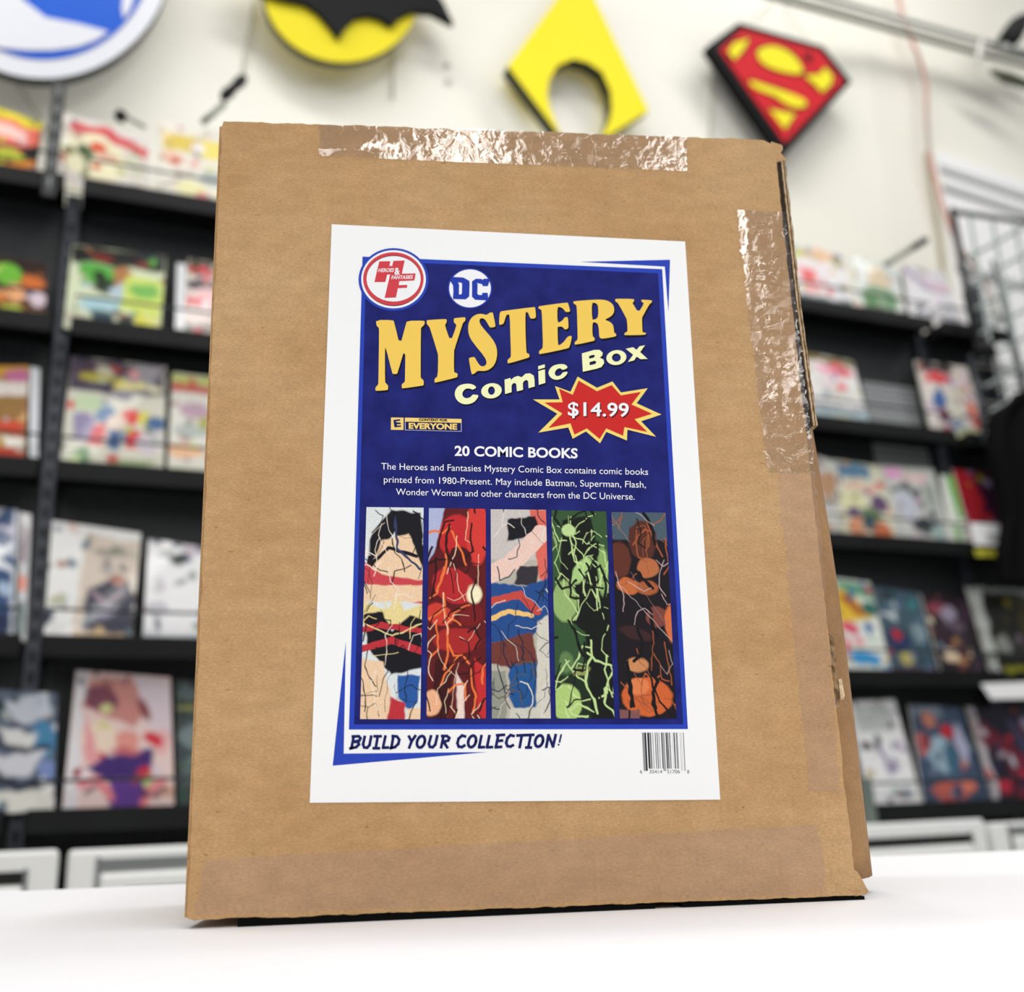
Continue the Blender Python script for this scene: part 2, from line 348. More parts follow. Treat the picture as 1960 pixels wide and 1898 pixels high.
# clear tape: thin crinkled glossy film, real wrinkles in the mesh
def tape_mat(name, tint, gloss, rough, bump, sc):
    m = bpy.data.materials.new(name); m.use_nodes = True; nt = m.node_tree; N = nt.nodes; L = nt.links; N.clear()
    out = N.new('ShaderNodeOutputMaterial'); tr = N.new('ShaderNodeBsdfTransparent'); tr.inputs[0].default_value = (*tint, 1)
    gl = N.new('ShaderNodeBsdfGlossy'); gl.inputs['Roughness'].default_value = rough; mx = N.new('ShaderNodeMixShader')
    tc = N.new('ShaderNodeTexCoord'); n1 = N.new('ShaderNodeTexNoise'); n1.inputs['Scale'].default_value = sc; n1.inputs['Detail'].default_value = 6; n1.inputs['Distortion'].default_value = .6
    bp = N.new('ShaderNodeBump'); bp.inputs['Strength'].default_value = bump; bp.inputs['Distance'].default_value = .0008
    L.new(tc.outputs['Object'], n1.inputs[0]); L.new(n1.outputs[0], bp.inputs['Height']); L.new(bp.outputs[0], gl.inputs['Normal'])
    mx.inputs[0].default_value = gloss; L.new(tr.outputs[0], mx.inputs[1]); L.new(gl.outputs[0], mx.inputs[2]); L.new(mx.outputs[0], out.inputs[0]); return m
T_gloss = tape_mat('clear_packing_tape', (.97, .96, .96), .17, .04, .42, 130)
T_matte = tape_mat('dull_packing_tape', (.96, .935, .945), .075, .5, .4, 90)
def tape(pts, m, nx, ny, amp, seed, offs=.0004, tilt=None, label=None):
    """pts: 4 pixel corners TL TR BR BL"""
    P = [face(*p) for p in pts]; rs = np.random.RandomState(seed); v = []; f = []
    for j in range(ny+1):
        for i in range(nx+1):
            s, t = i/nx, j/ny; jag = .0006*rs.randn() if i in (0, nx) else 0
            x = (P[0][0]*(1-s)+P[1][0]*s)*(1-t)+(P[3][0]*(1-s)+P[2][0]*s)*t+jag
            z = (P[0][1]*(1-s)+P[1][1]*s)*(1-t)+(P[3][1]*(1-s)+P[2][1]*s)*t
            h = amp*abs(rs.randn())+(tilt(s, t) if tilt else 0); v.append((x, -offs-h, z))
    for j in range(ny):
        for i in range(nx): a = j*(nx+1)+i; f.append((a, a+nx+1, a+nx+2, a+1))
    o = mesh_obj('packing_tape', v, f, m, smooth=True); onbox(o)
    if label: o['label'] = label
    return o
def g(x, c, w): return math.exp(-((x-c)/w)**2)
tape([(611, 239), (1315, 262), (1313, 328), (611, 300)], T_gloss, 160, 22, .00003, 1, tilt=lambda s, t: .0010*(g(s, .45, .2)*(1-t)**2+g(s, .09, .08)*g(t, .75, .3)*2.2), label='glossy clear tape strip across the top edge')
tape([(1410, 402), (1503, 406), (1560, 905), (1468, 905)], T_gloss, 24, 120, .00004, 2, tilt=lambda s, t: .0008*(g(s, .15, .25)*g(t, .15, .2)+g(s, .5, .3)*g(t, .75, .14)), label='glossy wrinkled clear tape down the upper right edge')
tape([(1487, 905), (1560, 905), (1610, 1516), (1548, 1516)], T_matte, 12, 60, .00002, 3)
tape([(392, 1645), (1565, 1578), (1582, 1710), (372, 1752)], T_matte, 60, 14, .00002, 4, label='dull pinkish tape strip along the bottom edge')

# ------------------------------------------------------------------ the label and its flat print
lab = mesh_obj('label', *extrude_poly([[face(635, 430), face(1311, 463), face(1378, 1530), face(593, 1536)]], F3(.0006), F3(.0001)), mat('white_label_paper', (249, 250, 250), .55)); fixn(lab); onbox(lab)
lab['label'] = 'white paper label with a blue printed advertisement'
INK = {}
def ink(c, rough=.5):
    k = (tuple(c) if not isinstance(c, str) else c, rough)
    if k not in INK: INK[k] = mat('ink', c, .7, spec=.15)
    return INK[k]
LY = .0006; STEP = .00007
def flat(name, loops_list, tf, layer, m, dx=0, dy=0):
    v = []; f = []
    for loops in loops_list:
        pts = [[face(*tf((p[0]+dx, p[1]+dy))) for p in l] for l in loops]
        tr = tessellate_polygon([[Vector((p[0], p[1], 0)) for p in l] for l in pts]); b = len(v)
        v += [(p[0], -(LY+STEP*layer), p[1]) for l in pts for p in l]; f += [tuple(b+i for i in t) for t in tr]
    o = mesh_obj(name, v, f, m)
    bm = bmesh.new(); bm.from_mesh(o.data)
    for q in bm.faces:
        q.normal_update()
        if q.normal.y > 0: q.normal_flip()
    bm.to_mesh(o.data); bm.free()
    o.data.transform(Matrix.Translation(-box.location)); o.parent = lab; return o
ID = lambda p: p
def T(ox, oy, s): return lambda p: (ox+p[0]/s, oy+p[1]/s)
NAVY, BLUE, GOLD, CREAM = (27, 32, 108), (44, 71, 186), (248, 208, 96), (248, 250, 196)
flat('blue_border', [[[(694, 492), (1267, 516), (1316, 1395), (668, 1396)]]], ID, 1, ink(BLUE))
M_navy = mat('navy_ink', NAVY, .7, spec=.15); nz(M_navy, 70, 4, (22, 26, 98), (34, 42, 124), .3, .72)
flat('navy_panel', [[[(701, 500), (1259, 524), (1307, 1386), (678, 1386)]]], ID, 2, M_navy)
flat('corner_accent', [[[(1110, 502), (1282, 498), (1279, 598), (1272, 511)]]], ID, 1, ink(BLUE))
flat('corner_accent', [[[(662, 1228), (637, 1465), (932, 1439), (658, 1442)]]], ID, 1, ink(BLUE))
TA, TB = T(700, 500, 6.779), T(960, 540, 5.931)
Mm = [(135, 770), (358, 770), (370, 800), (445, 1110), (520, 830), (535, 780), (755, 778), (765, 790), (763, 830), (722, 865), (715, 890), (712, 1500), (718, 1525), (752, 1550), (753, 1610), (740, 1620), (480, 1657), (468, 1650), (467, 1600), (505, 1575), (510, 1550), (515, 1110), (412, 1460), (405, 1470), (355, 1470), (345, 1460), (258, 1115), (250, 1150), (250, 1570), (262, 1590), (293, 1620), (290, 1670), (280, 1678), (140, 1690), (125, 1680), (128, 1640), (160, 1610), (165, 1580), (175, 900), (168, 870), (138, 840)]
Yy = [(790, 780), (800, 770), (1035, 757), (1050, 765), (1050, 800), (1030, 830), (1030, 850), (1100, 1055), (1175, 850), (1170, 825), (1142, 800), (1142, 755), (1155, 745), (1285, 733), (1295, 745), (1292, 780), (1262, 805), (1250, 840), (1150, 1150), (1145, 1180), (1143, 1440), (1160, 1452), (1190, 1460), (1192, 1500), (1180, 1515), (905, 1582), (890, 1575), (893, 1535), (905, 1520), (935, 1500), (940, 1230), (930, 1190), (835, 880), (820, 850), (790, 820)]
Ss = [(1640, 670), (1650, 680), (1685, 845), (1670, 862), (1620, 868), (1605, 860), (1560, 780), (1530, 750), (1495, 745), (1475, 765), (1475, 800), (1500, 850), (1640, 1010), (1690, 1100), (1705, 1180), (1700, 1260), (1670, 1350), (1610, 1410), (1540, 1432), (1470, 1428), (1445, 1432), (1415, 1460), (1385, 1475), (1370, 1465), (1335, 1270), (1345, 1260), (1400, 1248), (1415, 1255), (1450, 1320), (1485, 1365), (1525, 1373), (1560, 1350), (1568, 1310), (1540, 1245), (1380, 1050), (1335, 960), (1325, 860), (1340, 790), (1380, 730), (1440, 695), (1500, 688), (1560, 705), (1590, 690), (1605, 675)]
Tt = [(-15, 345), (0, 335), (370, 288), (380, 295), (390, 400), (375, 418), (335, 422), (320, 410), (300, 355), (285, 345), (268, 350), (270, 600), (280, 800), (290, 815), (312, 820), (315, 855), (300, 865), (80, 930), (65, 920), (68, 885), (100, 860), (105, 840), (98, 600), (92, 385), (70, 370), (50, 385), (25, 470), (10, 485), (-20, 492), (-30, 485), (-25, 370)]
Ee = [(415, 290), (430, 278), (740, 237), (752, 245), (778, 330), (765, 345), (725, 348), (700, 310), (660, 288), (630, 290), (632, 465), (660, 460), (690, 440), (710, 410), (730, 402), (752, 405), (758, 520), (745, 538), (715, 545), (700, 525), (680, 510), (640, 512), (632, 520), (638, 720), (655, 722), (700, 690), (735, 640), (760, 618), (790, 615), (795, 640), (770, 745), (745, 760), (435, 825), (422, 815), (425, 785), (455, 765), (468, 740), (462, 540), (455, 335), (440, 315), (418, 305)]
Rr = [(810, 230), (825, 222), (1060, 205), (1150, 205), (1220, 225), (1265, 265), (1278, 320), (1265, 370), (1225, 405), (1165, 432), (1225, 455), (1262, 490), (1270, 530), (1275, 580), (1298, 595), (1298, 615), (1285, 625), (1140, 650), (1115, 640), (1105, 620), (1100, 520), (1085, 475), (1055, 462), (1028, 465), (1028, 620), (1055, 640), (1055, 665), (1040, 675), (840, 717), (825, 708), (830, 685), (855, 665), (862, 640), (852, 290), (840, 262), (815, 250)]
Rh = [(1020, 240), (1060, 242), (1085, 260), (1095, 300), (1095, 380), (1080, 420), (1050, 430), (1025, 436)]
Y2 = [(1285, 205), (1295, 195), (1490, 197), (1503, 205), (1500, 225), (1485, 240), (1485, 250), (1550, 355), (1610, 255), (1605, 240), (1582, 225), (1582, 210), (1595, 205), (1695, 212), (1705, 220), (1700, 240), (1675, 255), (1595, 400), (1590, 420), (1595, 570), (1605, 578), (1635, 580), (1635, 595), (1620, 605), (1400, 610), (1388, 600), (1392, 585), (1420, 570), (1428, 550), (1420, 440), (1410, 410), (1325, 255), (1305, 235), (1288, 225)]
def ck(l): return [chaikin(q, 1) for q in l]
inkG, inkK, inkC = ink(GOLD), ink((12, 12, 30)), ink(CREAM)
for nm, loops, tf in (('M', [Mm], TA), ('Y', [Yy], TA), ('S', [Ss], TA), ('T', [Tt], TB), ('E', [Ee], TB), ('R', [Rr, Rh], TB), ('Y', [Y2], TB)):
    flat('title_letter', [ck(loops)], tf, 5, inkG); flat('letter_shadow', [ck(loops)], tf, 3, inkK, 14, 22)
cC = [(1440, 1645), (1385, 1675), (1360, 1660), (1310, 1655), (1270, 1680), (1250, 1725), (1262, 1765), (1300, 1785), (1350, 1775), (1375, 1750), (1385, 1735), (1465, 1740), (1450, 1785), (1400, 1840), (1320, 1865), (1240, 1855), (1180, 1810), (1152, 1745), (1160, 1680), (1200, 1625), (1260, 1600), (1340, 1593), (1400, 1608)]
cm = [(32, 1112), (100, 1092), (105, 1115), (140, 1085), (185, 1070), (225, 1085), (270, 1045), (320, 1040), (362, 1065), (372, 1110), (375, 1190), (305, 1210), (300, 1130), (280, 1115), (258, 1125), (240, 1150), (242, 1228), (172, 1245), (165, 1165), (150, 1150), (128, 1155), (112, 1180), (112, 1255), (38, 1275)]
cc = [(750, 980), (690, 1005), (670, 985), (640, 985), (610, 1010), (600, 1045), (615, 1070), (650, 1072), (680, 1050), (690, 1030), (752, 1018), (735, 1060), (690, 1100), (620, 1118), (565, 1100), (530, 1055), (532, 1010), (570, 960), (630, 938), (700, 935), (735, 950)]
cB = [[(908, 815), (1050, 775), (1110, 775), (1145, 805), (1140, 840), (1112, 862), (1155, 885), (1162, 925), (1130, 970), (1070, 990), (920, 1023)], [(990, 845), (1040, 830), (1058, 840), (1045, 862), (992, 875)], [(995, 915), (1050, 898), (1075, 910), (1060, 935), (998, 950)]]
cx = [(1405, 762), (1490, 745), (1530, 775), (1560, 735), (1625, 722), (1570, 800), (1655, 878), (1572, 880), (1530, 850), (1500, 895), (1430, 912), (1490, 830)]
sub = [([ck([cC])[0]], TA), ([ell(1630, 1687, 134, 98, rot=-.15), ell(1630, 1685, 44, 54)], TA), ([cm], TB), ([[(412, 960), (488, 938), (490, 975), (415, 998)]], TB), ([[(415, 1015), (490, 995), (495, 1150), (420, 1172)]], TB), (ck([cc]), TB), (cB, TB), ([ell(1300, 862, 114, 84, rot=-.15), ell(1300, 862, 50, 46)], TB), ([cx], TB)]
for loops, tf in sub:
    flat('subtitle_letter', [loops], tf, 5, inkC); flat('letter_shadow', [loops], tf, 4, inkK, 10, 16)
B1 = [(860, 1078), (1080, 1205), (1255, 1133), (1352, 1258), (1655, 1210), (1530, 1380), (1810, 1508), (1580, 1585), (1750, 1760), (1425, 1680), (1420, 1803), (1185, 1705), (1115, 1835), (955, 1700), (805, 1783), (755, 1655), (415, 1713), (630, 1500), (355, 1337), (655, 1337), (603, 1185), (780, 1250)]
B2 = [(872, 1125), (1080, 1245), (1245, 1175), (1350, 1292), (1578, 1252), (1470, 1395), (1705, 1500), (1505, 1562), (1650, 1705), (1390, 1650), (1375, 1748), (1185, 1665), (1110, 1785), (965, 1665), (825, 1735), (780, 1608), (530, 1660), (688, 1497), (485, 1373), (692, 1370), (650, 1215), (805, 1285)]
flat('price_burst', [[B1]], TB, 6, ink((250, 222, 120))); flat('burst_field', [[B2]], TB, 7, ink((206, 44, 42)))
# text through the built-in font
def glyphs(txt, bold=0, shear=0, spacing=1):
    c = bpy.data.curves.new('t', 'FONT'); c.body = txt; c.offset = bold; c.shear = shear; c.space_character = spacing; c.fill_mode = 'FRONT'; c.resolution_u = 4
    o = bpy.data.objects.new('t', c); COL.objects.link(o); dg = bpy.context.evaluated_depsgraph_get(); me = bpy.data.meshes.new_from_object(o.evaluated_get(dg))
    V = [tuple(p.co) for p in me.vertices]; Fc = [tuple(p.vertices) for p in me.polygons]; COL.objects.unlink(o); bpy.data.objects.remove(o); bpy.data.meshes.remove(me); return V, Fc
CAPH = max(p[1] for p in glyphs('H')[0])
def text(name, txt, bl, br, cap, m, layer, tf=ID, bold=0, shear=0, spacing=1, updir=None, dx=0, dy=0):
    V, Fc = glyphs(txt, bold, shear, spacing); x0 = min(p[0] for p in V); x1 = max(p[0] for p in V); ux, uy = updir or (0, -1)
    P = []
    for p in V:
        t = (p[0]-x0)/(x1-x0); s = p[1]/CAPH*cap
        q = face(*tf((bl[0]+(br[0]-bl[0])*t+ux*s+dx, bl[1]+(br[1]-bl[1])*t+uy*s+dy))); P.append((q[0], -(LY+STEP*layer), q[1]))
    o = mesh_obj(name, P, Fc, m); o.data.transform(Matrix.Translation(-box.location)); o.parent = lab; return o
TD = T(680, 700, 3.0154); inkW = ink((248, 248, 252)); inkN = ink((20, 27, 92))
text('price_lettering', '$14.99', (750, 1520), (1440, 1532), 148, inkW, 9, TB, bold=.018, spacing=1.02)
text('letter_shadow', '$14.99', (750, 1520), (1440, 1532), 148, ink((90, 20, 24)), 8, TB, bold=.018, spacing=1.02, dx=12, dy=14)
text('heading_lettering', '20 COMIC BOOKS', (573, 520), (1282, 535), 54, inkW, 5, TD, bold=.028)
text('body_lettering', 'The Heroes and Fantasies Mystery Comic Box contains comic books', (150, 600), (1688, 632), 37, inkW, 5, TD, bold=.0)
text('body_lettering', 'printed from 1980-Present. May include Batman, Superman, Flash,', (165, 676), (1675, 706), 37, inkW, 5, TD, bold=.0)
text('body_lettering', 'Wonder Woman and other characters from the DC Universe.', (235, 747), (1610, 775), 37, inkW, 5, TD, bold=.0)
# round shop badge
TH_ = T(680, 470, 10.889); inkR = ink((214, 68, 78))
flat('badge_halo', [[ell(798, 718, 728, 652)]], TH_, 3, ink(BLUE)); flat('badge_rim', [[ell(798, 715, 674, 606)]], TH_, 4, ink((247, 248, 250)))
flat('badge_shade', [[ell(797, 722, 622, 552)]], TH_, 5, ink((96, 34, 44))); flat('badge_ring', [[ell(795, 708, 628, 552)]], TH_, 6, inkR)
flat('badge_shade', [[ell(800, 703, 566, 482)]], TH_, 7, ink((96, 34, 44))); flat('badge_field', [[ell(800, 710, 564, 474)]], TH_, 8, ink((247, 247, 249)))
HF = [(502, 348), (732, 345), (712, 445), (770, 445), (795, 338), (1030, 330), (970, 605), (1258, 600), (1232, 745), (918, 760), (905, 842), (1085, 838), (1078, 898), (888, 907), (848, 1100), (612, 1108), (728, 620), (665, 622), (628, 778), (400, 778)]
flat('badge_monogram', [[HF]], TH_, 9, inkR)
text('badge_lettering', 'HEROES', (478, 572), (812, 568), 74, inkW, 10, TH_, bold=.02, shear=.25)
text('badge_lettering', '&', (818, 628), (932, 622), 140, inkW, 10, TH_, bold=.03)
text('badge_lettering', 'FANTASIES', (750, 720), (1205, 710), 72, inkW, 10, TH_, bold=.02, shear=.25)
# round two-letter logo
inkB = ink((38, 62, 172))
flat('logo_ring', [[ell(1352, 360, 290, 262)]], TA, 3, inkB); flat('logo_field', [[ell(1352, 360, 270, 246)]], TA, 4, inkW)
Dd = [[(1094, 262), (1128, 212), (1265, 220), (1342, 262), (1347, 300), (1342, 465), (1295, 503), (1135, 498), (1130, 484), (1137, 400), (1132, 320)], [(1195, 283), (1238, 285), (1250, 300), (1246, 428), (1232, 440), (1208, 438), (1210, 310)]]
Cc = [[(1378, 268), (1430, 235), (1500, 238), (1515, 252), (1532, 235), (1600, 236), (1606, 262), (1582, 332), (1515, 330), (1510, 306), (1440, 290), (1450, 306), (1447, 428), (1460, 445), (1508, 447), (1512, 418), (1582, 418), (1586, 484), (1562, 516), (1420, 508), (1378, 470)]]
flat('logo_letter', [Dd], TA, 5, inkB); flat('logo_letter', [Cc], TA, 5, inkB)
# rating badge
TE = T(730, 780, 11.53); inkY = ink((246, 214, 128))
flat('rating_square', [[[(212, 228), (490, 232), (488, 505), (210, 500)]]], TE, 5, inkY)
flat('rating_letter', [[[(265, 285), (413, 268), (416, 300), (318, 312), (322, 334), (425, 345), (428, 378), (340, 376), (345, 410), (435, 405), (438, 432), (290, 448)]]], TE, 6, inkN)
flat('rating_frame', [[[(518, 232), (1768, 262), (1768, 540), (518, 510)]]], TE, 4, ink((190, 190, 225)))
flat('rating_field', [[[(535, 245), (1752, 275), (1752, 527), (535, 497)]]], TE, 5, ink((22, 24, 80)))
flat('rating_band', [[[(518, 232), (1768, 262), (1768, 350), (518, 322)]]], TE, 6, inkY)
text('rating_lettering', 'CONTENT FOR', (830, 302), (1458, 318), 50, ink((60, 30, 20)), 8, TE, bold=.035)
text('rating_lettering', 'EVERYONE', (602, 474), (1670, 494), 118, inkY, 8, TE, bold=.045)
# slogan drawn with brush strokes
TS = T(650, 1390, 4.356)
def strokes(name, sl, wd, tf, layer, m):
    v = []; f = []
    for k, s in enumerate(sl):
        for i in range(len(s)-1):
            (ax, ay), (bx, by) = s[i], s[i+1]; l = math.hypot(bx-ax, by-ay) or 1; ux, uy = (bx-ax)/l*wd*.35, (by-ay)/l*wd*.35; nx, ny = -(by-ay)/l*wd/2, (bx-ax)/l*wd/2
            b = len(v)
            for (px, py) in ((ax-ux+nx, ay-uy+ny), (bx+ux+nx, by+uy+ny), (bx+ux-nx, by+uy-ny), (ax-ux-nx, ay-uy-ny)):
                q = face(*tf((px, py))); v.append((q[0], -(LY+STEP*(layer+.15*((i+k) % 5))), q[1]))
            f.append((b, b+1, b+2, b+3))
    o = mesh_obj(name, v, f, m); o.data.transform(Matrix.Translation(-box.location)); o.parent = lab; return o
def arc(cx, cy, rx, ry, a0, a1, n=10, sl=.18): # slanted arc
    return [(cx+rx*math.cos(math.radians(a0+(a1-a0)*i/n))-sl*ry*math.sin(math.radians(a0+(a1-a0)*i/n)), cy+ry*math.sin(math.radians(a0+(a1-a0)*i/n))) for i in range(n+1)]
L_ = {
 'B': [[(118, 85), (100, 180)], [(108, 84), (160, 82), (175, 98), (165, 118), (120, 128)], [(120, 128), (155, 130), (162, 150), (140, 172), (88, 184)]],
 'U': [[(210, 85), (196, 150), (205, 175), (230, 178), (250, 155), (264, 82)]],
 'I': [[(318, 84), (302, 180)], [(290, 82), (345, 82)], [(282, 182), (330, 182)]],
 'L': [[(382, 82), (362, 178), (405, 176)]],
 'D': [[(448, 84), (432, 178)], [(440, 80), (478, 84), (498, 110), (490, 145), (462, 172), (424, 182)]],
 'Y': [[(578, 82), (600, 125)], [(632, 78), (600, 125), (580, 178)]],
 'O': [arc(678, 128, 32, 48, 0, 360, 16)],
 'U2': [[(762, 80), (744, 145), (752, 170), (776, 174), (798, 150), (814, 78)]],
 'R': [[(866, 82), (846, 176)], [(852, 80), (895, 80), (915, 96), (905, 118), (865, 128)], [(868, 130), (898, 176)]],
 'C': [[(1048, 84), (1020, 76), (992, 102), (982, 140), (992, 168), (1020, 172), (1042, 158)]],
 'O2': [arc(1104, 125, 32, 48, 0, 360, 16)],
 'L2': [[(1182, 78), (1162, 174), (1205, 172)]], 'L3': [[(1248, 78), (1228, 174), (1272, 172)]],
 'E': [[(1322, 76), (1302, 172)], [(1310, 74), (1372, 70)], [(1312, 122), (1356, 118)], [(1298, 174), (1348, 170)]],
 'C2': [[(1452, 80), (1424, 72), (1398, 98), (1388, 136), (1398, 164), (1424, 168), (1446, 156)]],
 'T': [[(1518, 76), (1500, 174)], [(1480, 76), (1558, 72)]],
 'I2': [[(1592, 74), (1572, 176)], [(1570, 72), (1616, 70)], [(1552, 176), (1596, 176)]],
 'O3': [arc(1662, 122, 32, 47, 0, 360, 16)],
 'N': [[(1722, 172), (1740, 72), (1778, 168), (1800, 70)]],
 '!': [[(1846, 70), (1832, 130)], [(1825, 150), (1824, 154)]]}
for k, s in L_.items(): strokes('slogan_letter', s, 23 if k != '!' else 14, TS, 2, inkN)
# barcode
TBc = T(1200, 1380, 14)
bars = [(395, 465, 150, 1), (465, 502, 0, 1), (535, 575, 0, 0), (575, 612, 170, 0), (612, 632, 30, 0), (665, 695, 185, 0), (738, 756, 10, 0), (786, 806, 30, 0), (832, 862, 185, 0), (905, 925, 10, 0), (925, 995, 165, 1), (1025, 1055, 0, 0), (1068, 1092, 40, 0), (1118, 1138, 20, 0), (1150, 1160, 205, 0), (1200, 1212, 190, 0), (1238, 1265, 0, 0), (1295, 1345, 150, 0), (1405, 1415, 150, 1), (1440, 1450, 195, 1), (1488, 1515, 160, 1)]
for a, c, gsh, gd in bars:
    yb = 1330 if gd else 1270; s = 47*(yb-305)/1000
    flat('barcode_bar', [[[(a, 305), (c, 305), (c+s, yb), (a+s, yb)]]], TBc, 1, ink((gsh, gsh, gsh+4)))
for tx, x0, x1 in (('6', 338, 402), ('35414', 596, 935), ('51706', 1068, 1412), ('8', 1606, 1662)):
    text('barcode_digits', tx, (x0, 1395), (x1, 1397), 92, ink((90, 90, 95)), 1, TBc)
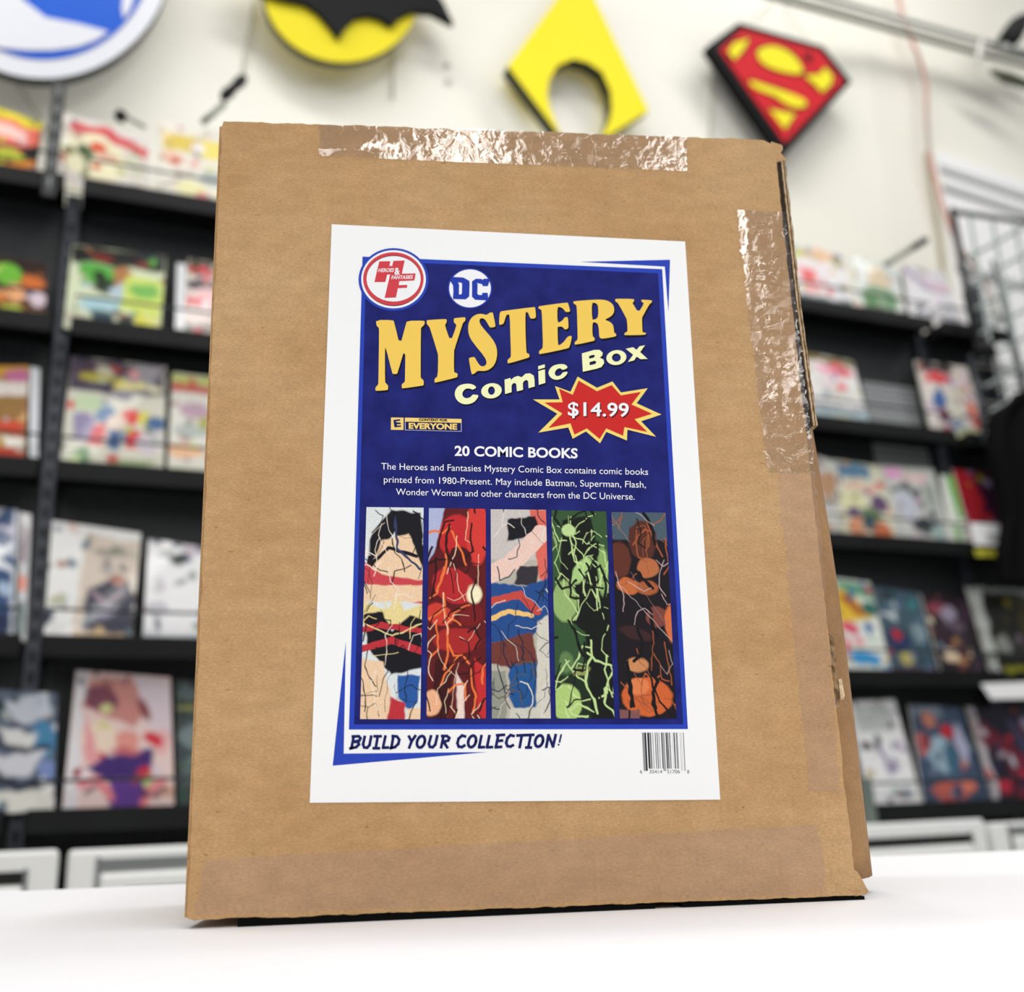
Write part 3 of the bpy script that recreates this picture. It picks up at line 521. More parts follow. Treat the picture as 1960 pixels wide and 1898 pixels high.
# five picture strips: abstract colour compositions only
TP1, TP2 = T(680, 960, 4.315), T(1000, 960, 4.315)
Mprint = print_mat('label_picture_print', .5)
K, PCH, RED, BLU, CRM = (18, 16, 24), (240, 206, 170), (190, 48, 58), (40, 88, 160), (244, 232, 196)
def rnd_lines(n, seed, col, w0, w1, x0=0, x1=1, y0=0, y1=1, steep=.5):
    rs = np.random.RandomState(seed); o = []
    for _ in range(n):
        x, y = x0+rs.rand()*(x1-x0), y0+rs.rand()*(y1-y0); P = [(x, y)]; a = rs.rand()*6.28
        for _ in range(3): a += rs.randn()*.7; x += math.cos(a)*.14; y += math.sin(a)*.14*steep; P.append((x, y))
        o.append(('l', P, col, .012, w0+rs.rand()*(w1-w0)))
    return o
art = [
 ([TP1((93, 47)), TP1((565, 52)), TP1((537, 1797)), TP1((40, 1795))], (222, 228, 228),
  [('p', [(.1, .12), (.45, .01), (.95, .03), (1.05, .3), (.85, .34), (.5, .12), (.02, .32)], K), ('p', [(.3, .16), (.75, .13), (1.1, .36), (.5, .38), (.1, .3)], PCH), ('l', [(.05, .3), (.4, .2), (.9, .24)], K, .012, .03), ('l', [(.5, .05), (.55, .2), (.95, .3)], (50, 60, 100), .012, .02), ('p', [(-.1, .25), (.3, .33), (1.1, .36), (1.1, .48), (.6, .44), (-.1, .36)], (205, 70, 78)),
   ('r', (-.1, .38, 1.1, .46), PCH), ('p', [(-.1, .45), (.4, .5), (.55, .43), (.7, .5), (1.1, .46), (1.1, .6), (-.1, .56)], (235, 215, 150)), ('p', [(.0, .52), (.3, .5), (.5, .6), (.8, .52), (1.1, .55), (1.1, .76), (.5, .8), (.1, .68)], K),
   ('l', [(-.1, .6), (.3, .57), (1.1, .6)], RED, .012, .05), ('l', [(.0, .68), (.5, .64), (1.1, .7)], RED, .012, .06), ('l', [(.0, .56), (.5, .62), (1.1, .55)], (235, 215, 150), .01, .012), ('p', [(-.1, .72), (.35, .74), (.5, .9), (.45, 1.1), (-.1, 1.1)], PCH), ('p', [(.6, .8), (.98, .8), (.95, .93), (.8, .96), (.62, .9)], BLU), ('p', [(.5, .9), (.75, .93), (.72, 1.1), (.4, 1.1)], RED), ('r', (.78, .95, 1.1, 1.1), PCH)]
  + rnd_lines(40, 1, K, .003, .011) + rnd_lines(14, 31, (250, 236, 220), .003, .008) + rnd_lines(6, 2, (235, 215, 150), .005, .012, y0=.4, y1=.8)),
 ([TP1((608, 55)), TP1((1077, 62)), TP1((1078, 1790)), TP1((588, 1790))], (96, 22, 26),
  [('p', [(-.1, -.1), (.35, -.1), (.1, .22), (-.1, .3)], (176, 184, 218)), ('e', (.5, .14, .33, .11), (196, 40, 44)), ('e', (.85, .12, .2, .16), (214, 60, 52)), ('e', (.55, .24, .2, .05), (70, 14, 20)), ('e', (.45, .38, .4, .08, .5), (184, 38, 44)), ('e', (.2, .52, .25, .05, .4), (206, 60, 48)), ('e', (.75, .52, .22, .05, -.6), (120, 24, 28)),
   ('e', (.5, .64, .4, .06), (170, 40, 40)), ('p', [(.15, .72), (.45, .76), (.3, 1.1), (.0, 1.1)], (60, 14, 18)), ('p', [(.5, .78), (.62, .86), (.66, 1.1), (.52, 1.1)], (236, 214, 206)), ('p', [(.8, .72), (1.1, .8), (1.1, 1.1), (.85, .95)], (198, 44, 46)), ('e', (.08, .93, .16, .06), (240, 180, 140)), ('e', (.8, .42, .13, .045), (252, 240, 200), .05)]
  + rnd_lines(14, 3, (240, 120, 60), .012, .02) + rnd_lines(22, 4, (255, 226, 190), .003, .008) + rnd_lines(24, 5, (40, 10, 14), .006, .02)),
 ([TP1((1117, 65)), TP2((193, 70)), TP2((232, 1790)), TP1((1127, 1790))], (186, 180, 166),
  [('r', (-.1, -.1, 1.1, .25), (204, 196, 192)), ('p', [(.7, .0), (1.1, .0), (1.1, .38), (.85, .34)], (222, 106, 92)), ('p', [(.3, .05), (.8, .03), (.88, .12), (.3, .16)], K), ('l', [(-.1, .34), (.4, .26), (.9, .12)], (238, 204, 190), .012, .16), ('p', [(.5, .28), (.85, .28), (.8, .38), (.4, .37)], (52, 46, 54)),
   ('p', [(-.1, .36), (.6, .38), (1.1, .33), (1.1, .52), (.7, .62), (-.1, .66)], (34, 76, 140)), ('l', [(-.1, .46), (.5, .42), (.8, .5)], (198, 74, 64), .012, .07), ('l', [(-.1, .55), (.3, .5), (.7, .52)], (240, 196, 120), .012, .045), ('p', [(-.1, .66), (.7, .6), (.8, .74), (.5, .78), (-.1, .74)], (112, 56, 48)),
   ('p', [(.3, .76), (.8, .74), (.74, .98), (.45, 1.0), (.3, .9)], (30, 84, 144)), ('p', [(.8, .55), (1.1, .5), (1.1, 1.1), (.75, 1.1)], (212, 208, 194)), ('r', (-.1, .78, .25, 1.1), (148, 150, 136)), ('r', (.3, .95, .8, 1.1), (206, 204, 192))]
  + rnd_lines(34, 6, (24, 34, 60), .003, .011) + rnd_lines(14, 33, (232, 226, 214), .003, .01) + rnd_lines(8, 7, (90, 84, 76), .006, .012, y0=.75)),
 ([TP2((238, 72)), TP2((690, 83)), TP2((757, 1792)), TP2((275, 1790))], (52, 84, 50),
  [('p', [(.2, .05), (.7, .02), (.85, .22), (1.1, .2), (1.1, 1.1), (.5, 1.1), (.55, .6), (.1, .5), (.15, .25)], (14, 20, 16)), ('r', (-.1, .8, .6, 1.1), (30, 44, 26)), ('e', (.2, .45, .22, .1), (150, 180, 110)), ('e', (.5, .3, .12, .08, .6), (170, 206, 130)), ('e', (.3, .1, .12, .03), (190, 220, 150)), ('e', (.2, .93, .24, .09), (176, 206, 120)), ('e', (.2, .74, .12, .05), (96, 128, 78)), ('e', (.9, .3, .1, .12), (140, 176, 104)), ('e', (.45, .78, .16, .02, -.3), (150, 160, 90))]
  + rnd_lines(34, 8, (196, 222, 150), .004, .013, y1=.55) + rnd_lines(18, 9, (196, 222, 150), .006, .02, x0=.1, y0=.7) + rnd_lines(20, 10, (12, 18, 14), .01, .024)),
 ([TP2((732, 88)), TP2((1180, 93)), TP2((1270, 1790)), TP2((803, 1790))], (24, 18, 24),
  [('r', (-.1, -.1, 1.1, .14), (74, 92, 104)), ('e', (.55, .14, .26, .1), (84, 44, 34)), ('e', (.62, .28, .2, .05), (184, 108, 66)), ('e', (.12, .24, .2, .09), (96, 48, 36)), ('e', (.25, .37, .2, .04, .2), (196, 106, 58)), ('e', (.6, .38, .2, .035), (170, 92, 52)), ('e', (.75, .52, .2, .05), (124, 66, 58)), ('e', (1.0, .55, .12, .09), (216, 112, 62)), ('e', (.35, .6, .3, .03, .3), (58, 34, 36)),
   ('e', (.35, .75, .2, .035), (202, 138, 90)), ('e', (.5, .9, .45, .09), (208, 100, 50)), ('e', (.35, .85, .2, .04), (224, 128, 78)), ('r', (-.1, .96, .35, 1.1), (128, 84, 84))]
  + rnd_lines(26, 11, (168, 88, 52), .004, .013) + rnd_lines(12, 12, (14, 12, 18), .01, .03) + rnd_lines(9, 13, (216, 190, 190), .003, .006) + [('l', [(.05, .35), (1.0, .64)], (210, 190, 186), .01, .004), ('l', [(.3, .3), (1.0, .6)], (150, 120, 120), .01, .003), ('l', [(.0, .02), (.3, .15)], (150, 120, 110), .01, .006)])]
for i, (q, bg, sh) in enumerate(art):
    Q = [face(*p) for p in q]; C = paint(100, 370, bg, sh, 3.7, .016, 20+i, .12, 17)
    def fn(s, t, Q=Q):
        x = (Q[0][0]*(1-s)+Q[1][0]*s)*(1-t)+(Q[3][0]*(1-s)+Q[2][0]*s)*t; z = (Q[0][1]*(1-s)+Q[1][1]*s)*(1-t)+(Q[3][1]*(1-s)+Q[2][1]*s)*t; return (x, -(LY+STEP*4), z)
    o = print_grid('picture_strip', C, fn, Mprint); o.data.transform(Matrix.Translation(-box.location)); o.parent = lab

# ------------------------------------------------------------------ display racks
ROWL = [1.231, .927, .642, .328, .046]; ROWR = [1.233, .909, .611, .291, .001]; ROWS = ROWR
BAYS = [(-1.75, -.7395), (-.725, .3355), (.35, 1.3955), (1.41, 1.665), (1.695, 2.35)]
GR = 'black tiered magazine racks'
rl = ['black tiered magazine rack at the far left, cut by the frame', 'black tiered magazine rack left of and behind the cardboard box', 'black tiered magazine rack right of the cardboard box', 'narrow black tiered magazine rack just left of the mesh panel', 'low black tiered magazine rack behind the black cloth at the right edge']
for bi_, (u0, u1) in enumerate(BAYS):
    R = empty('display_rack', rl[bi_], 'rack', M=FR @ Matrix.Translation((u0, 0, 0)), group=GR); W = u1-u0
    MB().box(0, W, -.004, .012, -.98, 1.222 if bi_ < 4 else .5).build('back_panel', M_peg, R)
    for x in (0,) if bi_ < 3 else (0, W):
        zt_ = 1.236 if bi_ == 1 else .5 if bi_ == 4 else 1.42
        up = MB().box(x-.014, x+.014, -.03, .02, -.98, zt_).build('upright', M_post, R, bevel=.003)
        s = MB()
        for k in range(32 if bi_ == 1 else 12 if bi_ == 4 else 38): s.box(x-.004, x+.004, -.0315, -.029, .0+k*.037, .02+k*.037)
        so = s.build('upright_slots', M_slot, up); so['kind'] = 'stuff'
    if bi_ == 0:
        up = MB().box(W-.040, W-.016, -.112, -.101, 1.17, 1.44).build('upright', M_black, R, bevel=.002)
        for k in range(6): MB().box(W-.031, W-.025, -.1135, -.1115, 1.19+k*.042, 1.212+k*.042).build('slot', M_groove, up)
    for r in (ROWL if bi_ < 2 else ROWR if bi_ < 4 else ROWR[3:]):
        sh = MB().box(.016, W-.002, -.095, -.004, r-.014, r-.003).box(.016, W-.002, -.1, -.094, r-.036, r+.002).box(.016, .022, -.094, -.004, r-.036, r-.003).build('shelf', M_fascia, R, bevel=.002)
        wr = MB(); wr.tube([(.02, -.006, r+.045), (.02, -.1, r+.045), (W-.006, -.1, r+.045), (W-.006, -.006, r+.045)], .0028, 6).build('lip_rail', M_wire, sh, smooth=True)
    MB().box(.0, W, -.09, -.005, -.14, -.05).build('kick_panel', M_fascia, R)
Rg = bpy.data.objects['display_rack.002']
# lighter bare perforated board area right of the box
a, c = rk(1640, 690, .004), rk(1772, 850, .004)
MB().box(a.x-BAYS[2][0], c.x-BAYS[2][0]-.002, -.008, -.0045, ROWS[2]+.1, ROWS[1]+.16).build('perforated_insert', M_peglight, Rg)

# ------------------------------------------------------------------ comics
def comic(label, q, bg, shapes, group, w=.05, th=.006, name='comic_book', cat='comic book', seed=None, asp=None, warp=.03, edgem=None):
    P = [rk(p[0], p[1], w) for p in q]; rows = ROWL if P[3].x < .33 else ROWR
    rr = min(rows, key=lambda r: abs(r-(P[2].z+P[3].z)/2))
    for k in (2, 3): P[k].z = rr+.001
    cx0 = (P[2].x+P[3].x)/2; cz = min(P[2].z, P[3].z); org = Vector((cx0, -w, cz))
    Q = [p-org for p in P]; R = empty(name, label, cat, M=FR @ Matrix.Translation(org), group=group)
    wd = (abs(Q[1].x-Q[0].x)+abs(Q[2].x-Q[3].x))/2; ht = (abs(Q[0].z-Q[3].z)+abs(Q[1].z-Q[2].z))/2; asp = ht/wd
    rs = np.random.RandomState(sum(map(ord, label)) % 991); pal = [x[2] for x in shapes]+[bg]
    if asp < 3:
        extra = []
        for _ in range(26):
            c = np.array(pal[rs.randint(len(pal))], float)*(.75+rs.rand()*.4)+rs.randn(3)*8; x, y, r = rs.rand(), rs.rand(), .02+rs.rand()*.05
            extra.append(('e', (x, y, r, r*(.3+rs.rand()), rs.rand()*3), tuple(np.clip(c, 5, 250)), .03))
        shapes = shapes[:2]+extra[:14]+shapes[2:]+extra[14:]
    def fn(s, t, y=-.0004):
        p = (Q[0]*(1-s)+Q[1]*s)*(1-t)+(Q[3]*(1-s)+Q[2]*s)*t; return (p.x, y, p.z)
    nx = max(24, min(60, int(wd*260))); C = paint(nx, int(nx*asp), bg, shapes, asp, warp, seed or (hash(label) % 1000 if False else sum(map(ord, label)) % 997), .05)
    print_grid('cover', C, fn, M_cov, R)
    v = [fn(0, 0, 0), fn(1, 0, 0), fn(1, 1, 0), fn(0, 1, 0)]; v += [(p[0], th, p[2]) for p in v]
    o = mesh_obj('page_block', v, [(0, 1, 2, 3), (4, 7, 6, 5), (0, 4, 5, 1), (1, 5, 6, 2), (2, 6, 7, 3), (3, 7, 4, 0)], edgem or M_paper, R); fixn(o); return R
G1, G2, G3, G4, G5 = ['comics on the %s shelf of the racks' % s for s in ('top', 'second', 'third', 'fourth', 'bottom')]
def blobs(seed, cols, n, r0=.05, r1=.2, y0=0, y1=1):
    rs = np.random.RandomState(seed); return [('e', (rs.rand(), y0+rs.rand()*(y1-y0), r0+rs.rand()*(r1-r0), (r0+rs.rand()*(r1-r0))*.7, rs.rand()*3), cols[rs.randint(len(cols))], .05) for _ in range(n)]
# top shelf
comic('black comic with a yellow top edge and red wedge, far left of the top shelf', [(-75, 178), (83, 236), (62, 388), (-75, 372)], (30, 32, 34),
      [('r', (0, 0, 1, .16), (232, 216, 60)), ('p', [(0, .12), (1, .14), (.95, .42), (.6, .62), (.3, .45), (0, .5)], (236, 118, 100)), ('p', [(.1, .18), (.85, .22), (.7, .4), (.35, .36)], (248, 206, 196)), ('e', (.6, .62, .2, .08), (176, 186, 60)), ('e', (.75, .78, .25, .07, -.5), (226, 140, 60)), ('e', (.7, .86, .2, .04), (180, 60, 40)), ('e', (.6, .95, .3, .05), (196, 200, 130)), ('e', (.4, .8, .1, .05), (90, 120, 50))], G1)
comic('pale comic on the top shelf with a slanted red band and a cream circle', [(118, 214), (287, 262), (283, 422), (110, 390)], (222, 216, 210),
      [('p', [(.12, .08), (.5, .06), (.98, .22), (.95, .38), (.5, .18), (.1, .22)], (214, 92, 96)), ('e', (.36, .5, .38, .32), (240, 234, 198)), ('e', (.42, .36, .09, .08), (226, 92, 66)), ('e', (.27, .44, .09, .06), (70, 92, 60)), ('l', [(.3, .48), (.26, .8)], (110, 122, 84), .06, .03), ('e', (.5, .48, .1, .06), (230, 180, 160)), ('e', (.85, .5, .1, .2), (210, 210, 190)), ('r', (.3, .78, .95, .92), (216, 204, 178)), ('e', (.78, .84, .16, .06), (86, 62, 96)), ('r', (0, .94, 1, 1), (232, 230, 200))], G1)
comic('cream comic with yellow lettering blocks on the top shelf against the box', [(306, 232), (475, 262), (468, 422), (305, 386)], (232, 228, 216),
      [('r', (.05, .12, .42, .32), (222, 196, 96)), ('r', (.45, .14, 1, .36), (238, 222, 120)), ('e', (.14, .42, .14, .09), (232, 196, 176)), ('e', (.18, .45, .07, .05), (196, 92, 80)), ('e', (.4, .45, .07, .04), (228, 170, 160)), ('l', [(.0, .8), (.35, .56)], (190, 184, 172), .05, .03), ('e', (.35, .75, .18, .09), (232, 228, 176)), ('e', (.6, .6, .16, .09), (176, 184, 180)), ('r', (.0, .86, .8, .95), (110, 120, 116)), ('e', (.5, .82, .06, .04), (214, 130, 130))], G1, th=.02)
comic('white comic with an orange title band first right of the box on the top shelf', [(1490, 462), (1611, 484), (1642, 625), (1520, 612)], (232, 230, 232),
      [('r', (.35, .02, .92, .2), (232, 190, 150)), ('r', (0, 0, .3, .16), (180, 196, 206)), ('p', [(.2, .3), (.5, .35), (.55, .7), (.3, .75)], (240, 170, 172)), ('e', (.35, .46, .1, .07), (228, 90, 92)), ('e', (.85, .6, .06, .05), (90, 112, 130)), ('r', (0, .77, 1, .87), (120, 124, 128)), ('r', (0, .87, 1, 1), (206, 206, 190)), ('e', (.35, .93, .1, .05), (206, 206, 90))], G1)
comic('pale comic with a green foliage picture and orange foot on the top shelf', [(1632, 489), (1718, 511), (1743, 651), (1648, 638)], (228, 232, 228),
      [('e', (.5, .3, .22, .22), (232, 212, 180)), ('e', (.5, .62, .4, .2), (140, 170, 140)), ('e', (.3, .7, .15, .1), (96, 140, 92)), ('e', (.7, .62, .1, .1), (110, 150, 116)), ('r', (.1, .78, 1, .9), (96, 100, 92)), ('r', (0, .9, 1, 1), (196, 160, 112)), ('e', (.15, .9, .12, .05), (222, 120, 84))], G1)
comic('white comic with a pink and violet arc at the right end of the top shelf', [(1726, 506), (1806, 521), (1858, 662), (1752, 646)], (238, 236, 240),
      [('l', [(.05, .0), (.2, .18), (.6, .28), (1, .26)], (226, 190, 214), .08, .05), ('l', [(.15, .1), (.4, .32), (.7, .34)], (150, 150, 180), .06, .03), ('e', (.75, .3, .2, .04), (232, 196, 210)), ('r', (.1, .76, 1, .83), (160, 164, 168)), ('r', (0, .85, 1, 1), (244, 242, 238))], G1, w=.055)
# second shelf
comic('comic of orange and green patches at the far left of the second shelf', [(-78, 480), (90, 505), (84, 640), (-78, 628)], (90, 58, 40),
      [('r', (0, 0, 1, .2), (44, 30, 24)), ('e', (.55, .25, .16, .18), (110, 180, 60)), ('e', (.85, .35, .16, .1), (206, 110, 50)), ('e', (.62, .55, .14, .14), (232, 170, 120)), ('e', (.9, .6, .12, .12), (214, 196, 206)), ('e', (.8, .5, .05, .05), (60, 70, 110)), ('e', (.55, .8, .2, .08), (190, 206, 80)), ('r', (.3, .88, .8, 1), (222, 220, 70)), ('e', (.9, .88, .14, .08), (210, 170, 130))] + blobs(3, [(226, 130, 60), (232, 190, 140), (120, 70, 40)], 8, .04, .1, .4, .8), G2)  # dark top band is shade from the tray above, painted on the cover
comic('bright green comic with an orange oval and pale blue shape on the second shelf', [(138, 468), (318, 490), (305, 662), (120, 642)], (214, 222, 190),
      [('r', (0, 0, 1, .2), (30, 30, 26)), ('e', (.32, .12, .1, .06), (120, 46, 36)), ('p', [(.1, .2), (.5, .22), (.52, .42), (.12, .45)], (88, 170, 70)), ('e', (.42, .46, .16, .1), (40, 56, 36)), ('e', (.55, .32, .1, .12), (176, 120, 76)), ('e', (.56, .5, .14, .1), (180, 200, 210)), ('p', [(.6, .3), (1, .34), (1, .75), (.55, .72)], (206, 222, 110)), ('e', (.8, .46, .16, .08), (120, 184, 90)), ('e', (.35, .68, .22, .08), (170, 206, 214)), ('p', [(.25, .74), (.5, .76), (.5, 1), (.3, 1)], (50, 70, 80)), ('p', [(.55, .76), (.72, .78), (.7, 1), (.55, 1)], (34, 48, 56)), ('p', [(.72, .7), (.9, .8), (.85, 1), (.74, 1)], (222, 218, 80)), ('e', (.12, .9, .14, .1), (206, 200, 180)), ('e', (.92, .88, .1, .1), (222, 222, 160))], G2)  # near-black top band paints the shelf shadow onto the cover
comic('white bagged comic seen edge-on beside the box on the second shelf', [(339, 503), (357, 506), (350, 684), (333, 680)], (228, 230, 232), [('r', (.3, 0, .5, 1), (206, 208, 210))], G2, th=.012)
comic('pink comic with a dark top and red band beside the box on the second shelf', [(360, 495), (475, 512), (470, 694), (350, 680)], (218, 200, 196),
      [('r', (0, 0, 1, .18), (60, 62, 34)), ('e', (.4, .3, .4, .09), (46, 32, 40)), ('e', (.35, .42, .2, .09), (222, 170, 172)), ('r', (0, .46, .4, .56), (212, 64, 66)), ('r', (.55, .46, 1, .56), (206, 60, 60)), ('r', (0, .56, 1, .78), (226, 210, 204)), ('r', (0, .78, 1, .82), (110, 112, 108)), ('e', (.2, .88, .1, .05), (216, 70, 74)), ('e', (.55, .94, .3, .08), (226, 170, 96))], G2)
comic('white comic with a pink title right of the box on the second shelf', [(1530, 672), (1632, 692), (1668, 831), (1552, 824)], (230, 228, 226),
      [('r', (0, 0, 1, .1), (120, 104, 50)), ('e', (.6, .2, .34, .08), (238, 170, 190)), ('e', (.8, .2, .12, .06), (222, 90, 100)), ('r', (.3, .45, .8, .6), (214, 212, 206)), ('r', (0, .72, 1, .8), (120, 132, 140)), ('r', (0, .8, 1, 1), (186, 206, 216)), ('e', (.6, .9, .3, .05), (206, 206, 150))], G2)
comic('white comic with a red title and blue figure-like blotches beside the mesh panel, second shelf', [(1752, 690), (1850, 702), (1896, 860), (1790, 855)], (222, 212, 206),
      [('r', (0, 0, .7, .12), (56, 44, 48)), ('p', [(.05, .12), (.6, .14), (.62, .26), (.1, .28)], (214, 70, 78)), ('e', (.8, .2, .2, .12), (226, 206, 212)), ('e', (.28, .5, .12, .14, .4), (66, 104, 160)), ('e', (.3, .7, .1, .12), (120, 70, 96)), ('e', (.55, .55, .16, .14), (214, 212, 196)), ('e', (.85, .6, .1, .12), (232, 130, 112)), ('e', (.9, .78, .1, .08), (206, 80, 74)), ('e', (.5, .8, .14, .08), (150, 170, 190)), ('e', (.7, .9, .2, .06), (186, 196, 140)), ('e', (.3, .92, .12, .08), (150, 60, 80)), ('r', (.1, .95, 1, 1), (190, 206, 130))], G2, w=.055)
# third shelf
comic('orange-brown comic at the far left of the third shelf', [(-88, 700), (56, 700), (46, 900), (-88, 892)], (160, 110, 64),
      [('r', (0, 0, 1, .12), (214, 160, 50)), ('e', (.85, .1, .2, .07), (196, 110, 150)), ('r', (0, .16, 1, .3), (222, 214, 206)), ('r', (.4, .3, .95, .5), (150, 112, 60)), ('r', (.3, .56, .95, .68), (206, 74, 48)), ('e', (.7, .76, .3, .05), (236, 232, 222)), ('r', (.3, .82, .9, .92), (190, 60, 50)), ('r', (0, .92, 1, 1), (206, 180, 130))], G3)
comic('white bagged comic seen edge-on at the left upright on the third shelf', [(58, 702), (76, 705), (70, 918), (54, 914)], (222, 226, 230), [('r', (.5, 0, .7, 1), (196, 200, 206))], G3, th=.01)
comic('pale comic with yellow lettering on a purple top and red and blue blotches, third shelf', [(137, 682), (318, 700), (312, 926), (112, 912)], (214, 212, 196),
      [('r', (0, 0, 1, .3), (66, 54, 76)), ('e', (.4, .1, .3, .05), (92, 40, 52)), ('r', (.1, .14, .42, .2), (190, 176, 60)), ('r', (.45, .18, .8, .25), (206, 190, 70)), ('e', (.9, .22, .08, .04), (230, 226, 190)), ('e', (.22, .4, .16, .07), (196, 214, 176)), ('e', (.55, .3, .1, .06), (92, 82, 104)), ('r', (.1, .5, .3, .74), (150, 140, 176)), ('e', (.4, .5, .1, .08, .5), (60, 110, 160)), ('e', (.66, .5, .1, .07), (222, 80, 76)), ('e', (.52, .55, .1, .06), (226, 206, 190)), ('e', (.8, .5, .07, .08), (222, 214, 90)), ('e', (.92, .54, .1, .07), (70, 104, 150)), ('p', [(.3, .6), (.42, .58), (.38, .78), (.22, .76)], (212, 56, 66)), ('p', [(.44, .62), (.56, .62), (.54, .8), (.42, .78)], (62, 92, 140)), ('p', [(.62, .6), (.78, .62), (.8, .8), (.6, .78)], (214, 44, 62)), ('e', (.85, .72, .14, .1), (206, 196, 206)), ('e', (.2, .88, .1, .1), (90, 136, 84)), ('e', (.5, .88, .07, .05), (190, 50, 62)), ('r', (.3, .92, 1, 1), (214, 222, 190)), ('e', (.7, .9, .2, .03), (150, 170, 120))], G3)
comic('white comic with a yellow-green strip and red band against the box, third shelf', [(330, 712), (480, 730), (472, 940), (320, 925)], (226, 224, 214),
      [('r', (0, .02, 1, .1), (206, 212, 110)), ('r', (0, .1, 1, .18), (206, 90, 70)), ('e', (.3, .35, .2, .08), (190, 160, 176)), ('e', (.5, .45, .12, .06), (220, 150, 160)), ('e', (.3, .55, .24, .07), (180, 190, 184)), ('e', (.2, .74, .24, .08), (234, 190, 150)), ('e', (.6, .8, .12, .06), (206, 90, 110)), ('r', (0, .88, 1, 1), (226, 226, 200))], G3)
comic('grey and white comic peeking out right of the box on the third shelf', [(1540, 866), (1596, 882), (1614, 1036), (1562, 1030)], (206, 206, 202), blobs(5, [(150, 152, 150), (226, 224, 216), (180, 140, 110)], 10, .1, .3), G3)
comic('comic with a blue title block and purple and orange patches on the third shelf', [(1598, 880), (1685, 892), (1722, 1052), (1608, 1046)], (214, 212, 190),
      [('r', (.05, .02, .7, .2), (90, 130, 160)), ('e', (.9, .26, .08, .05), (200, 80, 80)), ('r', (.2, .3, .8, .34), (222, 150, 140)), ('e', (.3, .5, .24, .12), (216, 214, 170)), ('e', (.8, .5, .16, .12), (100, 74, 110)), ('e', (.3, .64, .12, .08), (110, 86, 120)), ('e', (.6, .66, .2, .1), (110, 130, 96)), ('e', (.35, .82, .18, .1), (212, 140, 104)), ('e', (.75, .84, .2, .1), (196, 110, 74)), ('e', (.55, .76, .1, .1), (60, 84, 96)), ('r', (0, .92, 1, 1), (110, 96, 80))], G3)
comic('grey comic with a pink title and a dark arch on the third shelf', [(1688, 892), (1786, 898), (1826, 1060), (1726, 1054)], (196, 198, 194),
      [('r', (.05, .02, .35, .16), (230, 160, 206)), ('r', (.4, .08, .8, .18), (232, 196, 196)), ('l', [(.1, .3), (.4, .24), (.6, .5)], (90, 92, 96), .06, .05), ('e', (.3, .5, .2, .2), (190, 194, 206)), ('e', (.8, .35, .12, .16), (150, 160, 150)), ('e', (.6, .76, .26, .1), (60, 66, 70)), ('e', (.8, .85, .14, .1), (160, 180, 178)), ('r', (0, .93, 1, 1), (190, 188, 184))], G3, w=.054)
comic('narrow white comic with a bright green stripe on the third shelf', [(1800, 908), (1824, 912), (1862, 1058), (1826, 1058)], (226, 232, 222), [('p', [(.4, 0), (1, 0), (1, .6), (.7, .62)], (100, 176, 60)), ('e', (.4, .8, .2, .15), (150, 190, 140))], G3, w=.057)
comic('dark red comic with a violet corner and yellow foot beside the black cloth, third shelf', [(1823, 898), (1900, 906), (1928, 1010), (1856, 1010)], (168, 36, 48),
      [('p', [(.4, 0), (1, 0), (1, .75), (.75, .7)], (56, 26, 50)), ('e', (.8, .14, .12, .06), (150, 130, 170)), ('e', (.75, .9, .35, .1), (206, 176, 60))], G3, w=.06)
# fourth shelf
comic('thick blue book with a white burst at the far left of the fourth shelf', [(-90, 962), (34, 976), (24, 1236), (-90, 1228)], (52, 78, 124),
      [('p', [(.5, .2), (.75, .3), (1, .24), (.85, .38), (.98, .5), (.7, .46), (.5, .6)], (222, 228, 236)), ('e', (.85, .62, .16, .05, .5), (170, 190, 216)), ('r', (.0, .8, 1, 1), (36, 50, 84)), ('r', (.93, 0, 1, 1), (206, 212, 220))], G4, th=.03)
comic('thin upright book with a pale spine and pink patch beside the left upright, fourth shelf', [(38, 980), (60, 984), (48, 1238), (30, 1236)], (206, 206, 208), [('r', (.2, .1, .7, .4), (150, 130, 140)), ('r', (.1, .5, .8, .62), (232, 150, 130)), ('r', (.1, .7, .8, .95), (130, 146, 146))], G4, th=.02)
comic('tan and white poster-like comic with a dark slanted shape on the fourth shelf', [(100, 996), (270, 1020), (250, 1248), (82, 1234)], (240, 240, 238),  # white left part is sleeve glare painted into the cover colour
      [('p', [(.38, .06), (1, .1), (1, 1), (.3, .95)], (218, 204, 190)), ('e', (.68, .22, .2, .05), (170, 160, 150)), ('e', (.65, .36, .08, .04), (176, 166, 158)), ('p', [(.45, .55), (.62, .5), (.75, .42), (.9, .44), (1, .6), (1, .95), (.42, .9)], (70, 70, 84)), ('l', [(.5, .58), (.66, .68), (.85, .56)], (176, 150, 160), .04, .02), ('l', [(.45, .85), (.7, .66)], (150, 160, 176), .04, .02), ('e', (.78, .45, .08, .05), (180, 130, 116)), ('r', (.3, .92, .9, 1), (206, 176, 146)), ('e', (.07, .06, .05, .03), (150, 156, 170))], G4)
comic('white comic with a dark slanted top line against the box on the fourth shelf', [(284, 1030), (478, 1060), (470, 1280), (272, 1252)], (246, 246, 248),
      [('p', [(.0, -.1), (1, -.1), (1, .18), (.4, .05), (.0, .02)], (60, 70, 90)), ('e', (.12, .68, .1, .08), (206, 204, 212)), ('r', (0, .9, 1, 1), (196, 204, 208))], G4)
